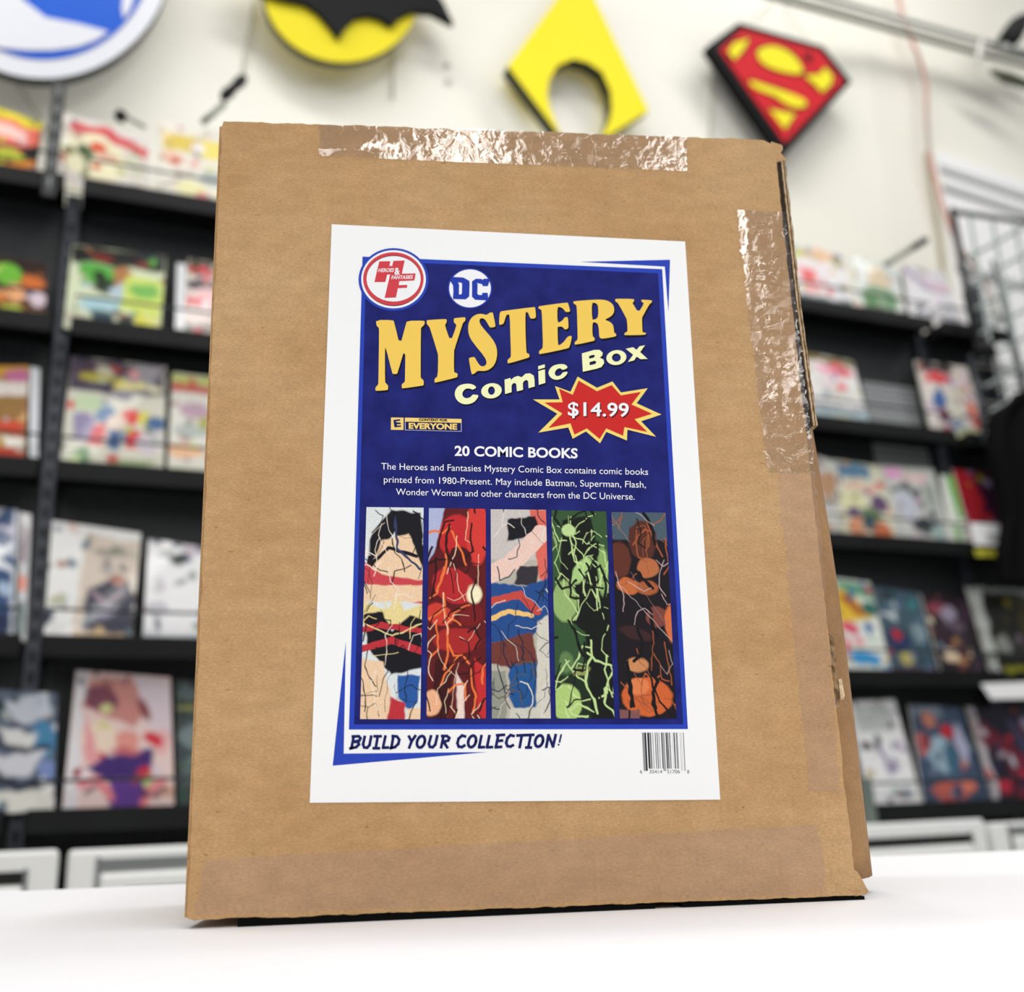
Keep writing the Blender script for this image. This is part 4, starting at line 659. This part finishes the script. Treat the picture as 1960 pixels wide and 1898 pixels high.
comic('yellow and green comic with red and blue lettering right of the box, fourth shelf', [(1580, 1104), (1664, 1114), (1706, 1288), (1606, 1282)], (226, 232, 224),
      [('p', [(.1, .02), (1, .05), (1, .2), (.4, .14)], (110, 170, 130)), ('p', [(.0, .08), (.5, .14), (.9, .4), (.5, .46), (0, .45)], (230, 190, 60)), ('e', (.5, .28, .3, .05, .6), (180, 100, 50)), ('e', (.35, .52, .2, .06, .3), (222, 80, 110)), ('e', (.75, .5, .1, .04), (80, 120, 170)), ('e', (.5, .66, .1, .05), (232, 150, 160)), ('e', (.5, .84, .36, .07), (60, 150, 210)), ('e', (.9, .3, .2, .08), (50, 110, 100))], G4)
comic('dark blue-green comic with a red spot and yellow patch on the fourth shelf', [(1668, 1122), (1757, 1134), (1798, 1310), (1710, 1298)], (66, 90, 104),
      [('e', (.3, .1, .2, .06), (40, 60, 66)), ('l', [(.1, .3), (.35, .35), (.4, .15)], (206, 216, 222), .05, .04), ('e', (.8, .15, .12, .06), (60, 130, 130)), ('e', (.3, .6, .3, .14), (40, 56, 96)), ('e', (.3, .55, .12, .06), (196, 44, 54)), ('e', (.8, .5, .14, .12), (130, 150, 160)), ('e', (.4, .82, .14, .07), (196, 180, 90)), ('r', (0, .92, 1, 1), (90, 70, 90))] + blobs(8, [(90, 120, 140), (50, 66, 80), (130, 160, 170)], 8, .04, .1), G4)
comic('dark comic with a cream and orange patch near its foot on the fourth shelf', [(1762, 1136), (1850, 1142), (1884, 1300), (1806, 1304)], (44, 34, 42),
      [('e', (.3, .18, .24, .08), (140, 70, 84)), ('e', (.5, .24, .2, .1), (150, 140, 160)), ('e', (.6, .4, .2, .08), (96, 80, 96)), ('e', (.35, .76, .18, .09), (226, 204, 176)), ('e', (.6, .82, .12, .05), (214, 160, 90))] + blobs(9, [(70, 52, 66), (110, 60, 70), (30, 26, 34)], 8, .05, .14), G4)
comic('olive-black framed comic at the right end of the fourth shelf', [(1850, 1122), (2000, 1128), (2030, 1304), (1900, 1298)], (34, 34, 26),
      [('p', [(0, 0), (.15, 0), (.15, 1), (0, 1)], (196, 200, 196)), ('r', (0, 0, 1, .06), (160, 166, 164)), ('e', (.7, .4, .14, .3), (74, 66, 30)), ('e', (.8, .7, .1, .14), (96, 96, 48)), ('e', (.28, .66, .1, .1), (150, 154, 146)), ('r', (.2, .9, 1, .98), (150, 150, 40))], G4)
# bottom shelf
comic('blue and white swirling comic at the far left of the bottom shelf', [(-70, 1316), (110, 1326), (103, 1558), (-70, 1556)], (92, 104, 122),
      [('p', [(.4, .1), (.9, -.02), (.95, .2), (.6, .3)], (196, 202, 212)), ('e', (.85, .4, .14, .16), (70, 130, 170)), ('p', [(.4, .32), (.8, .36), (.7, .5), (.4, .44)], (216, 216, 214)), ('l', [(.3, .42), (.6, .5), (.9, .46)], (40, 44, 60), .05, .04), ('p', [(.3, .55), (.9, .5), (.7, .72), (.3, .7)], (206, 206, 214)), ('l', [(.3, .68), (.6, .8), (.9, .76)], (40, 44, 62), .06, .05), ('p', [(.3, .84), (.95, .8), (1, 1), (.3, 1)], (232, 230, 222)), ('e', (.9, .66, .08, .1), (120, 140, 190))], G5)
comic('pink and white comic with a deep purple lower shape on the bottom shelf', [(146, 1282), (326, 1296), (333, 1558), (118, 1556)], (232, 206, 202),
      [('r', (0, 0, .12, 1), (226, 222, 226)), ('p', [(.62, 0), (1, .04), (1, .5), (.78, .4), (.62, .1)], (222, 206, 214)), ('p', [(.15, .06), (.6, .02), (.72, .3), (.6, .4), (.1, .26)], (204, 138, 130)), ('e', (.28, .2, .18, .1, .4), (124, 66, 84)), ('e', (.34, .27, .07, .04), (214, 210, 150)), ('e', (.72, .26, .05, .1, -.4), (140, 70, 76)), ('e', (.28, .48, .18, .12), (238, 216, 196)), ('e', (.56, .5, .12, .07), (224, 150, 140)), ('p', [(.12, .3), (.24, .5), (.34, .72), (.16, .66)], (232, 160, 164)), ('e', (.9, .5, .08, .1), (232, 176, 176)),
       ('p', [(.36, .62), (.82, .56), (.78, .72), (.7, 1.02), (.44, 1.02), (.4, .8), (.18, .7)], (66, 44, 112)), ('e', (.54, .9, .16, .14), (96, 60, 140)), ('e', (.54, .58, .14, .03), (200, 104, 110)), ('e', (.74, .74, .09, .05), (190, 50, 70)), ('l', [(.15, .82), (.3, .78), (.42, .92)], (226, 130, 140), .04, .04), ('l', [(.9, .8), (.76, .86), (.72, .98)], (226, 120, 130), .04, .035), ('l', [(.2, .88), (.28, .84)], (90, 50, 80), .03, .02), ('l', [(.8, .9), (.92, .86)], (90, 50, 80), .03, .02)], G5, warp=.02)
comic('dark green-grey comic half hidden by the box on the bottom shelf', [(338, 1300), (476, 1312), (480, 1560), (342, 1558)], (66, 78, 78), [('r', (0, 0, 1, .2), (26, 28, 30)), ('e', (.15, .22, .2, .02), (150, 150, 90)), ('e', (.3, .45, .3, .1), (120, 134, 138)), ('e', (.3, .7, .2, .1), (110, 140, 126))] + blobs(12, [(90, 104, 104), (50, 62, 60)], 8, .06, .2), G5)
comic('white comic with grey sketch marks right of the box on the bottom shelf', [(1622, 1342), (1712, 1338), (1764, 1534), (1664, 1530)], (236, 236, 238),
      [('r', (.1, .05, .8, .3), (196, 200, 198)), ('e', (.42, .42, .08, .08), (90, 88, 96)), ('l', [(.45, .48), (.55, .68), (.7, .58)], (150, 140, 170), .05, .05), ('e', (.14, .7, .08, .05), (200, 190, 160)), ('e', (.7, .9, .2, .05), (140, 150, 160))], G5)
comic('blue comic with red and salmon patches on the bottom shelf', [(1741, 1348), (1838, 1354), (1900, 1534), (1768, 1534)], (62, 78, 100),
      [('r', (0, 0, .6, .12), (120, 130, 146)), ('e', (.3, .15, .12, .08), (190, 120, 100)), ('e', (.6, .26, .12, .07), (186, 40, 52)), ('e', (.12, .4, .1, .12), (206, 110, 100)), ('e', (.4, .5, .2, .2, .4), (150, 176, 190)), ('e', (.55, .55, .1, .16), (60, 100, 124)), ('e', (.8, .4, .1, .2), (170, 170, 196)), ('e', (.45, .88, .3, .09), (190, 96, 84)), ('e', (.7, .84, .12, .06), (214, 120, 100))] + blobs(14, [(80, 104, 130), (46, 60, 84), (150, 60, 70)], 10, .03, .1), G5, w=.054)
comic('near-black comic with a dark red sweep at the right end of the bottom shelf', [(1850, 1352), (2000, 1354), (2040, 1540), (1904, 1534)], (26, 24, 42),
      [('p', [(0, 0), (.08, .0), (.1, 1), (.0, 1)], (190, 184, 190)), ('l', [(.14, .3), (.4, .5), (.45, .9)], (110, 26, 44), .1, .1), ('l', [(.5, .2), (.7, .6), (.75, .9)], (60, 60, 90), .08, .05), ('e', (.2, .85, .1, .1), (180, 40, 60))], G5, w=.05)
# white shelf talkers
def card(name, label, cat, q, w, m, th=.003, group=None):
    P = [rk(p[0], p[1], w) for p in q]; org = Vector((sum(p.x for p in P)/4, -w, min(p.z for p in P)))
    v, f = extrude_poly([[(p.x-org.x, p.z-org.z) for p in P]], lambda p: (p[0], 0, p[1]), lambda p: (p[0], th, p[1]))
    o = mesh_obj(name, v, f, m); fixn(o); o.matrix_world = FR @ Matrix.Translation(org); return tag(o, label, cat, group)
M_white = mat('white_card', (240, 240, 242), .5)
c0 = card('shelf_card', 'white card with grey print clipped under the dark red comic', 'card', [(1856, 1000), (1958, 1006), (1956, 1046), (1866, 1042)], .108, M_white)
tb_ = MB()
for k in range(9): tb_.box(-.035+k*.008, -.031+k*.008, -.0012, -.0002, .012, .030)
pr = tb_.build('printed_code', M_groove, c0)
card('shelf_strip', 'plain white strip under the olive-black framed comic at right', 'card', [(1878, 1308), (1990, 1304), (1992, 1336), (1898, 1338)], .125, M_white)
card('price_strip', 'small yellow-green strip below the white printed card', 'card', [(1866, 1050), (1942, 1054), (1944, 1066), (1870, 1064)], .106, mat('yellow_strip', (190, 186, 60), .5))

# ------------------------------------------------------------------ cabinets below the racks
def cabinet(label, x0, x1, ytop, slot, ydark, group='white drawer cabinets below the racks', first=False):
    w = .24; a = rk(x0, ytop[0], w); c = rk(x1, ytop[1], w); top = (a.z+c.z)/2
    R = empty('drawer_cabinet', label, 'cabinet', M=FR @ Matrix.Translation((a.x, -w, 0)), group=group); W = c.x-a.x
    MB().box(0, W, 0, w-.11, -.98, top).build('body', M_cab, R, bevel=.006)
    zb = rk((x0+x1)/2, slot, w).z
    inset = .045 if W > .3 else .03
    MB().box(inset, W-inset, -.003, .004, zb-.009, zb+.009).build('finger_slot', M_slot if ydark else M_groove, R)
    MB().box(inset, W-inset, -.012, .0, zb-.30, zb-.012).build('drawer', M_cab, R, bevel=.008)
    MB().box(inset+.035, W-inset-.035, -.015, -.010, zb-.042, zb-.032).build('drawer_groove', M_groove, R)
    MB().box(inset-.006, inset, -.003, .002, zb-.3, zb+.012).build('side_groove', M_groove, R); MB().box(W-inset, W-inset+.006, -.003, .002, zb-.3, zb+.012).build('side_groove', M_groove, R)
    return R
cabinet('white drawer cabinet with a black slot at the lower left corner', -420, 113, (1642, 1630), 1690, True)
cabinet('white drawer cabinet with a grey slot just left of the box', 132, 900, (1619, 1598), 1640, False)
cabinet('white cabinet with a wide black slot just right of the box', 1250, 1884, (1590, 1572), 1620, True)
cabinet('white cabinet at the lower right corner', 1896, 2400, (1566, 1556), 1578, False)
a = rk(1640, 1545, .1); MB_ = MB().tube([(0, 0, -.1), (0, 0, .075)], .018, 10)
o = MB_.build('rack_foot_post', mat('grey_green_post', (96, 106, 100), .5)); o.matrix_world = FR @ Matrix.Translation(rk(1662, 1560, .12)); tag(o, 'short grey-green post beside the white sketch comic at bottom right', 'post')

# ------------------------------------------------------------------ wall signs
def sign_piece(name, loops, w0, w1, m, parent, org, em=None):
    P = [[wl(p[0], p[1], w0) for p in l] for l in loops]; L = [[(p.x-org.x, p.z-org.z) for p in l] for l in P]
    v, f = extrude_poly(L, lambda p: (p[0], -w0, p[1]), lambda p: (p[0], -w1, p[1])); o = mesh_obj(name, v, f, None, parent, mats=[m, em or m], fm=[0 if len(q) == 3 else 1 for q in f]); fixn(o); return o
def sign(label, cx, cy): 
    p = wl(cx, cy, .0); org = Vector((p.x, 0, p.z)); return empty('wall_sign', label, 'sign', M=FW @ Matrix.Translation(org), group='hanging emblem signs on the cream wall'), org
def hang(R, org, pts):
    for p in pts:
        a = wl(p[0], p[1], .05)-org; c = wl(p[2], p[3], .004)-org
        MB().tube([a, c], .0018, 6).build('hanging_wire', mat('thin_wire', (196, 194, 184), .5), R)
SY, SB, SR = mat('sign_yellow', (244, 228, 44), .55, spec=.12), mat('sign_black', (14, 15, 18), .55, spec=.12), mat('sign_red', (204, 32, 44), .55, spec=.12)
S2 = T(980, 0, 2)
# yellow diamond with arch
R, org = sign('bright yellow diamond sign with an arched cut-out above the box', 1110, 100)
arch = [S2(p) for p in [(350, 512), (372, 465), (382, 420), (378, 350), (345, 275), (290, 238), (235, 225), (175, 250), (142, 305), (135, 360), (148, 420), (165, 460), (182, 505)]]
sign_piece('sign_face', [[(1110, -62), (1242, 212), (1150, 268)]+arch+[(1074, 262), (972, 126)]], .07, .03, SY, R, org, mat('sign_side_dark', (44, 48, 20), .5))
# red shield
R, org = sign('red and yellow five-sided shield sign with a black rim', 1500, 150)
O5 = [S2(p) for p in [(868, 86), (1192, 178), (1300, 312), (1046, 592), (752, 172)]]
sign_piece('sign_rim', [O5], .09, .055, SB, R, org)
I5 = [S2(p) for p in [(882, 112), (1180, 196), (1270, 312), (1046, 545), (796, 188)]]
sign_piece('red_field', [I5], .095, .09, SR, R, org)
ys = [[(828, 196), (850, 164), (908, 148), (886, 190), (853, 228)], [(938, 195), (960, 180), (1000, 174), (1050, 190), (1092, 225), (1116, 268), (1106, 284), (1040, 276), (972, 252), (944, 224)], [(1120, 288), (1178, 286), (1198, 258), (1228, 290), (1222, 322), (1188, 352), (1160, 322)], [(904, 304), (960, 322), (1030, 345), (1080, 362), (1130, 386), (1124, 410), (1080, 412), (1038, 390), (1010, 366), (960, 350), (920, 330)], [(986, 418), (1084, 436), (1046, 494)]]
for k, y in enumerate(ys):
    cxm = sum(p[0] for p in y)/len(y); cym = sum(p[1] for p in y)/len(y)
    big = [(cxm+(p[0]-cxm)*1.0+(6 if p[0] > cxm else -6), cym+(p[1]-cym)+(6 if p[1] > cym else -6)) for p in y]
    sign_piece('black_outline', [[S2(p) for p in (chaikin(big, 2) if k in (1, 3) else big)]], .097, .0951, SB, R, org)
    sign_piece('yellow_field', [[S2(p) for p in (chaikin(y, 2) if k in (1, 3) else y)]], .099, .0971, SY, R, org)
sign_piece('black_outline', [[S2(p) for p in [(1120, 205), (1145, 205), (1150, 240), (1125, 230)]]], .097, .0951, SB, R, org)
hang(R, org, [(1430, 44, 1478, 6), (1545, 78, 1500, 6)])
# yellow oval with winged shape
S1 = lambda p: (p[0]/2, p[1]/2)
R, org = sign('yellow oval sign with a black winged shape, cut by the top of the frame', 650, 20)
def rot(pts, cx, cy, a): return [(cx+(x-cx)*math.cos(a)-(y-cy)*math.sin(a), cy+(x-cx)*math.sin(a)+(y-cy)*math.cos(a)) for x, y in pts]
sign_piece('sign_face', [ell(655, -24, 152, 143, 64, .1)], .085, .062, mat('sign_yellow_deep', (230, 214, 42), .55, spec=.12), R, org, mat('sign_side_grey', (60, 62, 50), .5))
bat = [(535, -4), (556, 0), (585, 6), (608, 22), (632, 50), (649, 72), (664, 48), (682, 32), (706, 28), (728, 34), (750, 48), (768, 30), (790, 20), (826, 22), (868, 44), (848, 2), (806, -50), (752, -92), (700, -84), (684, -112), (660, -92), (640, -112), (622, -84), (560, -90), (480, -72), (430, -36), (470, -30), (505, -14)]
sign_piece('winged_emblem', [bat], .10, .0846, SB, R, org)
sign_piece('winged_backing', [[(p[0], p[1]+2) for p in bat]], .0845, .068, mat('sign_olive', (96, 92, 44), .5), R, org)
# round blue sign
R, org = sign('round blue and silver sign at the upper left corner, cut by the frame', 85, -20)
sg = mat('sign_silver', (216, 218, 226), .35, .0); sb = mat('sign_blue', (20, 88, 200), .4, spec=.2)
sign_piece('sign_rim', [ell(84, -93, 246, 243, 72)], .10, .07, sg, R, org, mat('sign_side_darkgrey', (52, 58, 54), .5))
sign_piece('blue_ring', [ell(84, -93, 208, 206, 72), ell(84, -93, 188, 186, 72)[::-1]], .102, .1, sb, R, org)
sign_piece('blue_field', [ell(84, -93, 187.5, 185.5, 72)], .102, .1001, sb, R, org)
sign_piece('silver_field', [[S1(p) for p in [(-120, -40), (60, -40), (90, 0), (176, 66), (300, 90), (415, 120), (370, 152), (300, 178), (200, 192), (100, 192), (0, 182), (-150, 130)]]], .1045, .1021, sg, R, org)
sign_piece('silver_field', [[S1(p) for p in [(472, -30), (520, -30), (500, 30), (474, 74), (466, 30)]]], .1045, .1021, sg, R, org)

# clip arms with foam-black heads
def arm(label, a, c, h0, h1, r, hr, w=.1):
    pa, pc, p0, p1 = [rk(*p, w) for p in (a, c, h0, h1)]
    R = empty('clip_arm', label, 'sign clip', M=FR @ Matrix.Translation(pa)); MB().tube([pa-pa, pc-pa], r, 8).build('rod', mat('grey_rod', (136, 140, 130), .4, .4), R, True)
    m = (p0+p1)/2; MB().tube([p0-pa, p0+(p1-p0)*.2-pa, m-pa, p1+(p0-p1)*.2-pa, p1-pa], [hr*.6, hr, hr*.75, hr, hr*.6], 10).build('clip_head', M_slot, R, True)
arm('black clip on a slanted grey rod above the left corner of the box', (388, 234), (430, 198), (426, 188), (468, 148), .007, .013)
arm('round black clip on a short rod above the slanted red-band comic', (278, 244), (246, 226), (236, 216), (226, 228), .004, .013)
arm('grey-headed clip on a slanted rod above the pink-arc comic', (1694, 506), (1748, 474), (1744, 476), (1774, 458), .008, .011)

# ------------------------------------------------------------------ right wall fittings
def swt(name, label, cat, segs, r, m, n=10):
    P = [sw(*s) for s in segs]; org = P[0]; o = MB().tube([p-org for p in P], r, n).build(name, m, None, True); o.matrix_world = FS @ Matrix.Translation(org); return tag(o, label, cat)
T2 = lambda x, y, w: (x, y, w)
R = empty('track_rail', 'pale double track rail running down to the right at the upper right', 'rail', M=FS)
m1, m2, m3 = mat('rail_light', (196, 197, 190), .4), mat('rail_dark', (96, 98, 84), .5), mat('rail_white', (236, 236, 230), .4)
MB().tube([sw(1560, -12, .12), sw(2000, 112, .12)], .009, 8).build('upper_rail', m1, R, True)
MB().tube([sw(1440, -16, .10), sw(2000, 138, .10)], .008, 8).build('lower_rail', m2, R, True)
MB().tube([sw(1500, -14, .11), sw(2000, 124, .11)], .006, 8).build('middle_rail', m3, R, True)
MB().tube([sw(1878, 78, .125), sw(1872, 118, .125)], .008, 8).build('rail_bracket', m3, R, True)
R = empty('spot_lamp', 'black spotlight clamped to the track rail at the upper right', 'lamp', M=FS)
MB().tube([sw(1965, 30, .16), sw(1950, 48, .16), sw(1938, 66, .16), sw(1926, 80, .16)], [.012, .030, .034, .03], 14).build('lamp_head', M_slot, R, True)
MB().tube([sw(1915, 92, .15), sw(1985, 112, .15)], .018, 10).build('clamp', mat('grey_clamp', (150, 152, 150), .4, .5), R, True)
MB().tube([sw(1898, 136, .13), sw(1925, 148, .13), sw(1965, 162, .13)], [.008, .020, .016], 10).build('clamp_jaw', mat('olive_clamp', (80, 84, 66), .5), R, True)
# white louvred panel behind the mesh
R = empty('louvre_panel', 'bright white slatted panel on the wall behind the black mesh panel', 'panel', M=FS); M_bw = mat('bright_white_enamel', (252, 252, 252), .35); M_lg = mat('light_grey_slat', (206, 208, 208), .5)
a, c = sw(1795, 300, .02), sw(2060, 900, .02); zt = (sw(1795, 300, .02).z+sw(1960, 335, .02).z)/2
MB().box(a.x, a.x+.9, -.02, -.002, c.z-.2, zt).build('panel', M_bw, R)
for k, zz in enumerate((.062, .125, .40, .70)): MB().box(a.x, a.x+.9, -.03, -.019, zt-zz-.012, zt-zz+.010).build('slat', M_lg, R)
# cable and conduit
def polytube(name, label, cat, pts, r, m, w):
    P = [sw(x, y, w) for x, y in pts]; Q = []
    for i in range(len(P)-1):
        p0, p1, p2, p3 = P[max(i-1, 0)], P[i], P[i+1], P[min(i+2, len(P)-1)]
        for k in range(6):
            t = k/6; Q.append(.5*((2*p1)+(p2-p0)*t+(2*p0-5*p1+4*p2-p3)*t*t+(3*p1-p0-3*p2+p3)*t*t*t))
    Q.append(P[-1]); o = MB().tube([q-P[0] for q in Q], r, 8).build(name, m, None, True); o.matrix_world = FS @ Matrix.Translation(P[0]); return tag(o, label, cat)
M_sal = mat('salmon_cable', (196, 150, 138), .5); nz(M_sal, 2.2, 2, (150, 152, 140), (206, 146, 134), .42, .5)
polytube('cable', 'salmon and grey cable hanging down the wall from the track rail', 'cable', [(1716, -20), (1728, 30), (1742, 70), (1758, 110), (1772, 160), (1774, 230), (1780, 300), (1792, 350), (1806, 400), (1836, 470), (1870, 515), (1892, 555), (1914, 620)], .0062, M_sal, .045)
polytube('conduit', 'tan conduit hugging the wall left of the mesh panel', 'conduit', [(1774, 290), (1780, 340), (1790, 400), (1796, 440), (1802, 490), (1812, 545)], .006, mat('tan_conduit', (170, 162, 136), .5), .012)
# mesh panel
R = empty('mesh_panel', 'black framed wire mesh panel at the right edge', 'mesh panel', M=FR)
wq = .14
def rt_(p): return rk(p[0], p[1], wq)
MB().tube([rt_((1822, 400)), rt_((1846, 530)), rt_((1872, 665))], .0095, 8).build('frame_post', M_black, R, True)
MB().tube([rt_((1819, 404)), rt_((2010, 432))], .0075, 8).build('frame_bar', M_black, R, True)
MB().tube([rt_((1858, 680)), rt_((1876, 780)), rt_((1884, 850))], .006, 8).build('frame_post', M_post, R, True)
MB().tube([rt_((1900, 500)), rt_((1925, 600)), rt_((1956, 745))], .0065, 8).build('frame_post', mat('grey_frame', (84, 92, 92), .4), R, True)
mg = mat('grey_green_wire', (150, 160, 158), .45)
for k, (x0, x1) in enumerate(((1856, 1892), (1898, 1940), (1940, 1985), (1980, 2030))):
    MB().tube([rt_((x0, 412+3*k)), rt_((x1, 640)), rt_((x1+26, 760))], .0058, 6).build('wire', mg, R, True)
for k in range(8):
    y = 500+k*48; xs = 1842+9.5*k*.95
    MB().tube([rt_((xs-2, y)), rt_((2010, y-(2010-xs)*.55))], .0052, 6).build('wire', mg, R, True)
for k in range(4):
    y = 700+k*34; MB().tube([rt_((1862+4*k, y)), rt_((1990, y+14))], .003, 6).build('wire', mat('dark_mesh_wire', (120, 116, 114), .5), R, True)
p = rk(1884, 668, .17); o = MB().tube([Vector((-.02, 0, .01)), Vector((-.008, 0, .004)), Vector((.012, 0, -.004)), Vector((.03, 0, -.012))], [.014, .022, .022, .012], 12).build('clamp', M_slot, None, True)
o.matrix_world = FR @ Matrix.Translation(p); tag(o, 'small black clamp at the foot of the mesh panel frame', 'clamp')
# hanging black cloth
out = [(1886, 806), (1915, 780), (1950, 752), (2010, 736), (2060, 760), (2060, 1130), (1990, 1124), (1920, 1116), (1916, 1060), (1926, 990), (1910, 920), (1896, 862)]
P = [rk(p[0], p[1], .17) for p in out]; org = Vector((P[0].x, -.17, P[5].z)); v = []; f = []; nx, ny = 20, 34
def rowat(t):   # left / right outline at height fraction
    ys = [756, 790, 862, 920, 990, 1060, 1118]; lx = [1948, 1902, 1896, 1910, 1926, 1916, 1920]
    y = 750+t*(1120-750); return (float(np.interp(y, ys, lx)), 2060, y)
for j in range(ny+1):
    l, r, y = rowat(j/ny)
    for i in range(nx+1):
        p = rk(l+(r-l)*i/nx, y, .17)-org; v.append((p.x, -.018*math.sin(i*1.1+j*.05)-.03*math.sin(math.pi*i/nx), p.z))
k = len(v); v += [(q[0], .018, q[2]) for q in v]; W = nx+1
for j in range(ny):
    for i in range(nx): a = j*W+i; f += [(a, a+W, a+W+1, a+1), (k+a, k+a+1, k+a+W+1, k+a+W)]
for j in range(ny):
    for i in (0, nx): a = j*W+i; f.append((a, a+W, k+a+W, k+a))
for i in range(nx):
    for j in (0, ny): a = j*W+i; f.append((a, a+1, k+a+1, k+a))
o = mesh_obj('draped_cloth', v, f, mat('black_cloth', (10, 10, 12), .95, spec=.1), smooth=True); fixn(o); o.matrix_world = FR @ Matrix.Translation(org); tag(o, 'large black cloth hanging over the right end of the rack', 'cloth')
M_cord = mat('pale_cord', (206, 203, 190), .6)
for lb, pts in (('thin pale cord hanging below the blue and silver round sign', [(24, 140), (42, 175), (78, 225), (96, 260)]), ('thin pale cord running up the wall right of the slanted grey rod', [(486, -10), (478, 60), (468, 100), (464, 150)]),
                ('faint straight cord under the yellow oval sign', [(752, 60), (752, 188)]), ('faint straight cord left of the red shield sign', [(1362, 90), (1360, 300)])):
    P = [wl(x, y, .008) for x, y in pts]; o = MB().tube([q-P[0] for q in P], .0028, 6).build('cord', M_cord, None, True); o.matrix_world = FW @ Matrix.Translation(P[0]); tag(o, lb, 'cord')
# two small plugs on the wall
for (x, y) in ((856, 124), (858, 156)):
    p = wl(x, y, .002); o = MB().tube([Vector((0, 0, 0)), Vector((0, -.004, 0))], .008, 12).build('wall_plug', mat('plug', (214, 212, 200), .6), None, True); o.matrix_world = FW @ Matrix.Translation(p)
    tag(o, '%s of two small beige wall plugs between the oval and diamond signs' % ('upper' if y < 140 else 'lower'), 'wall plug', 'wall plugs')
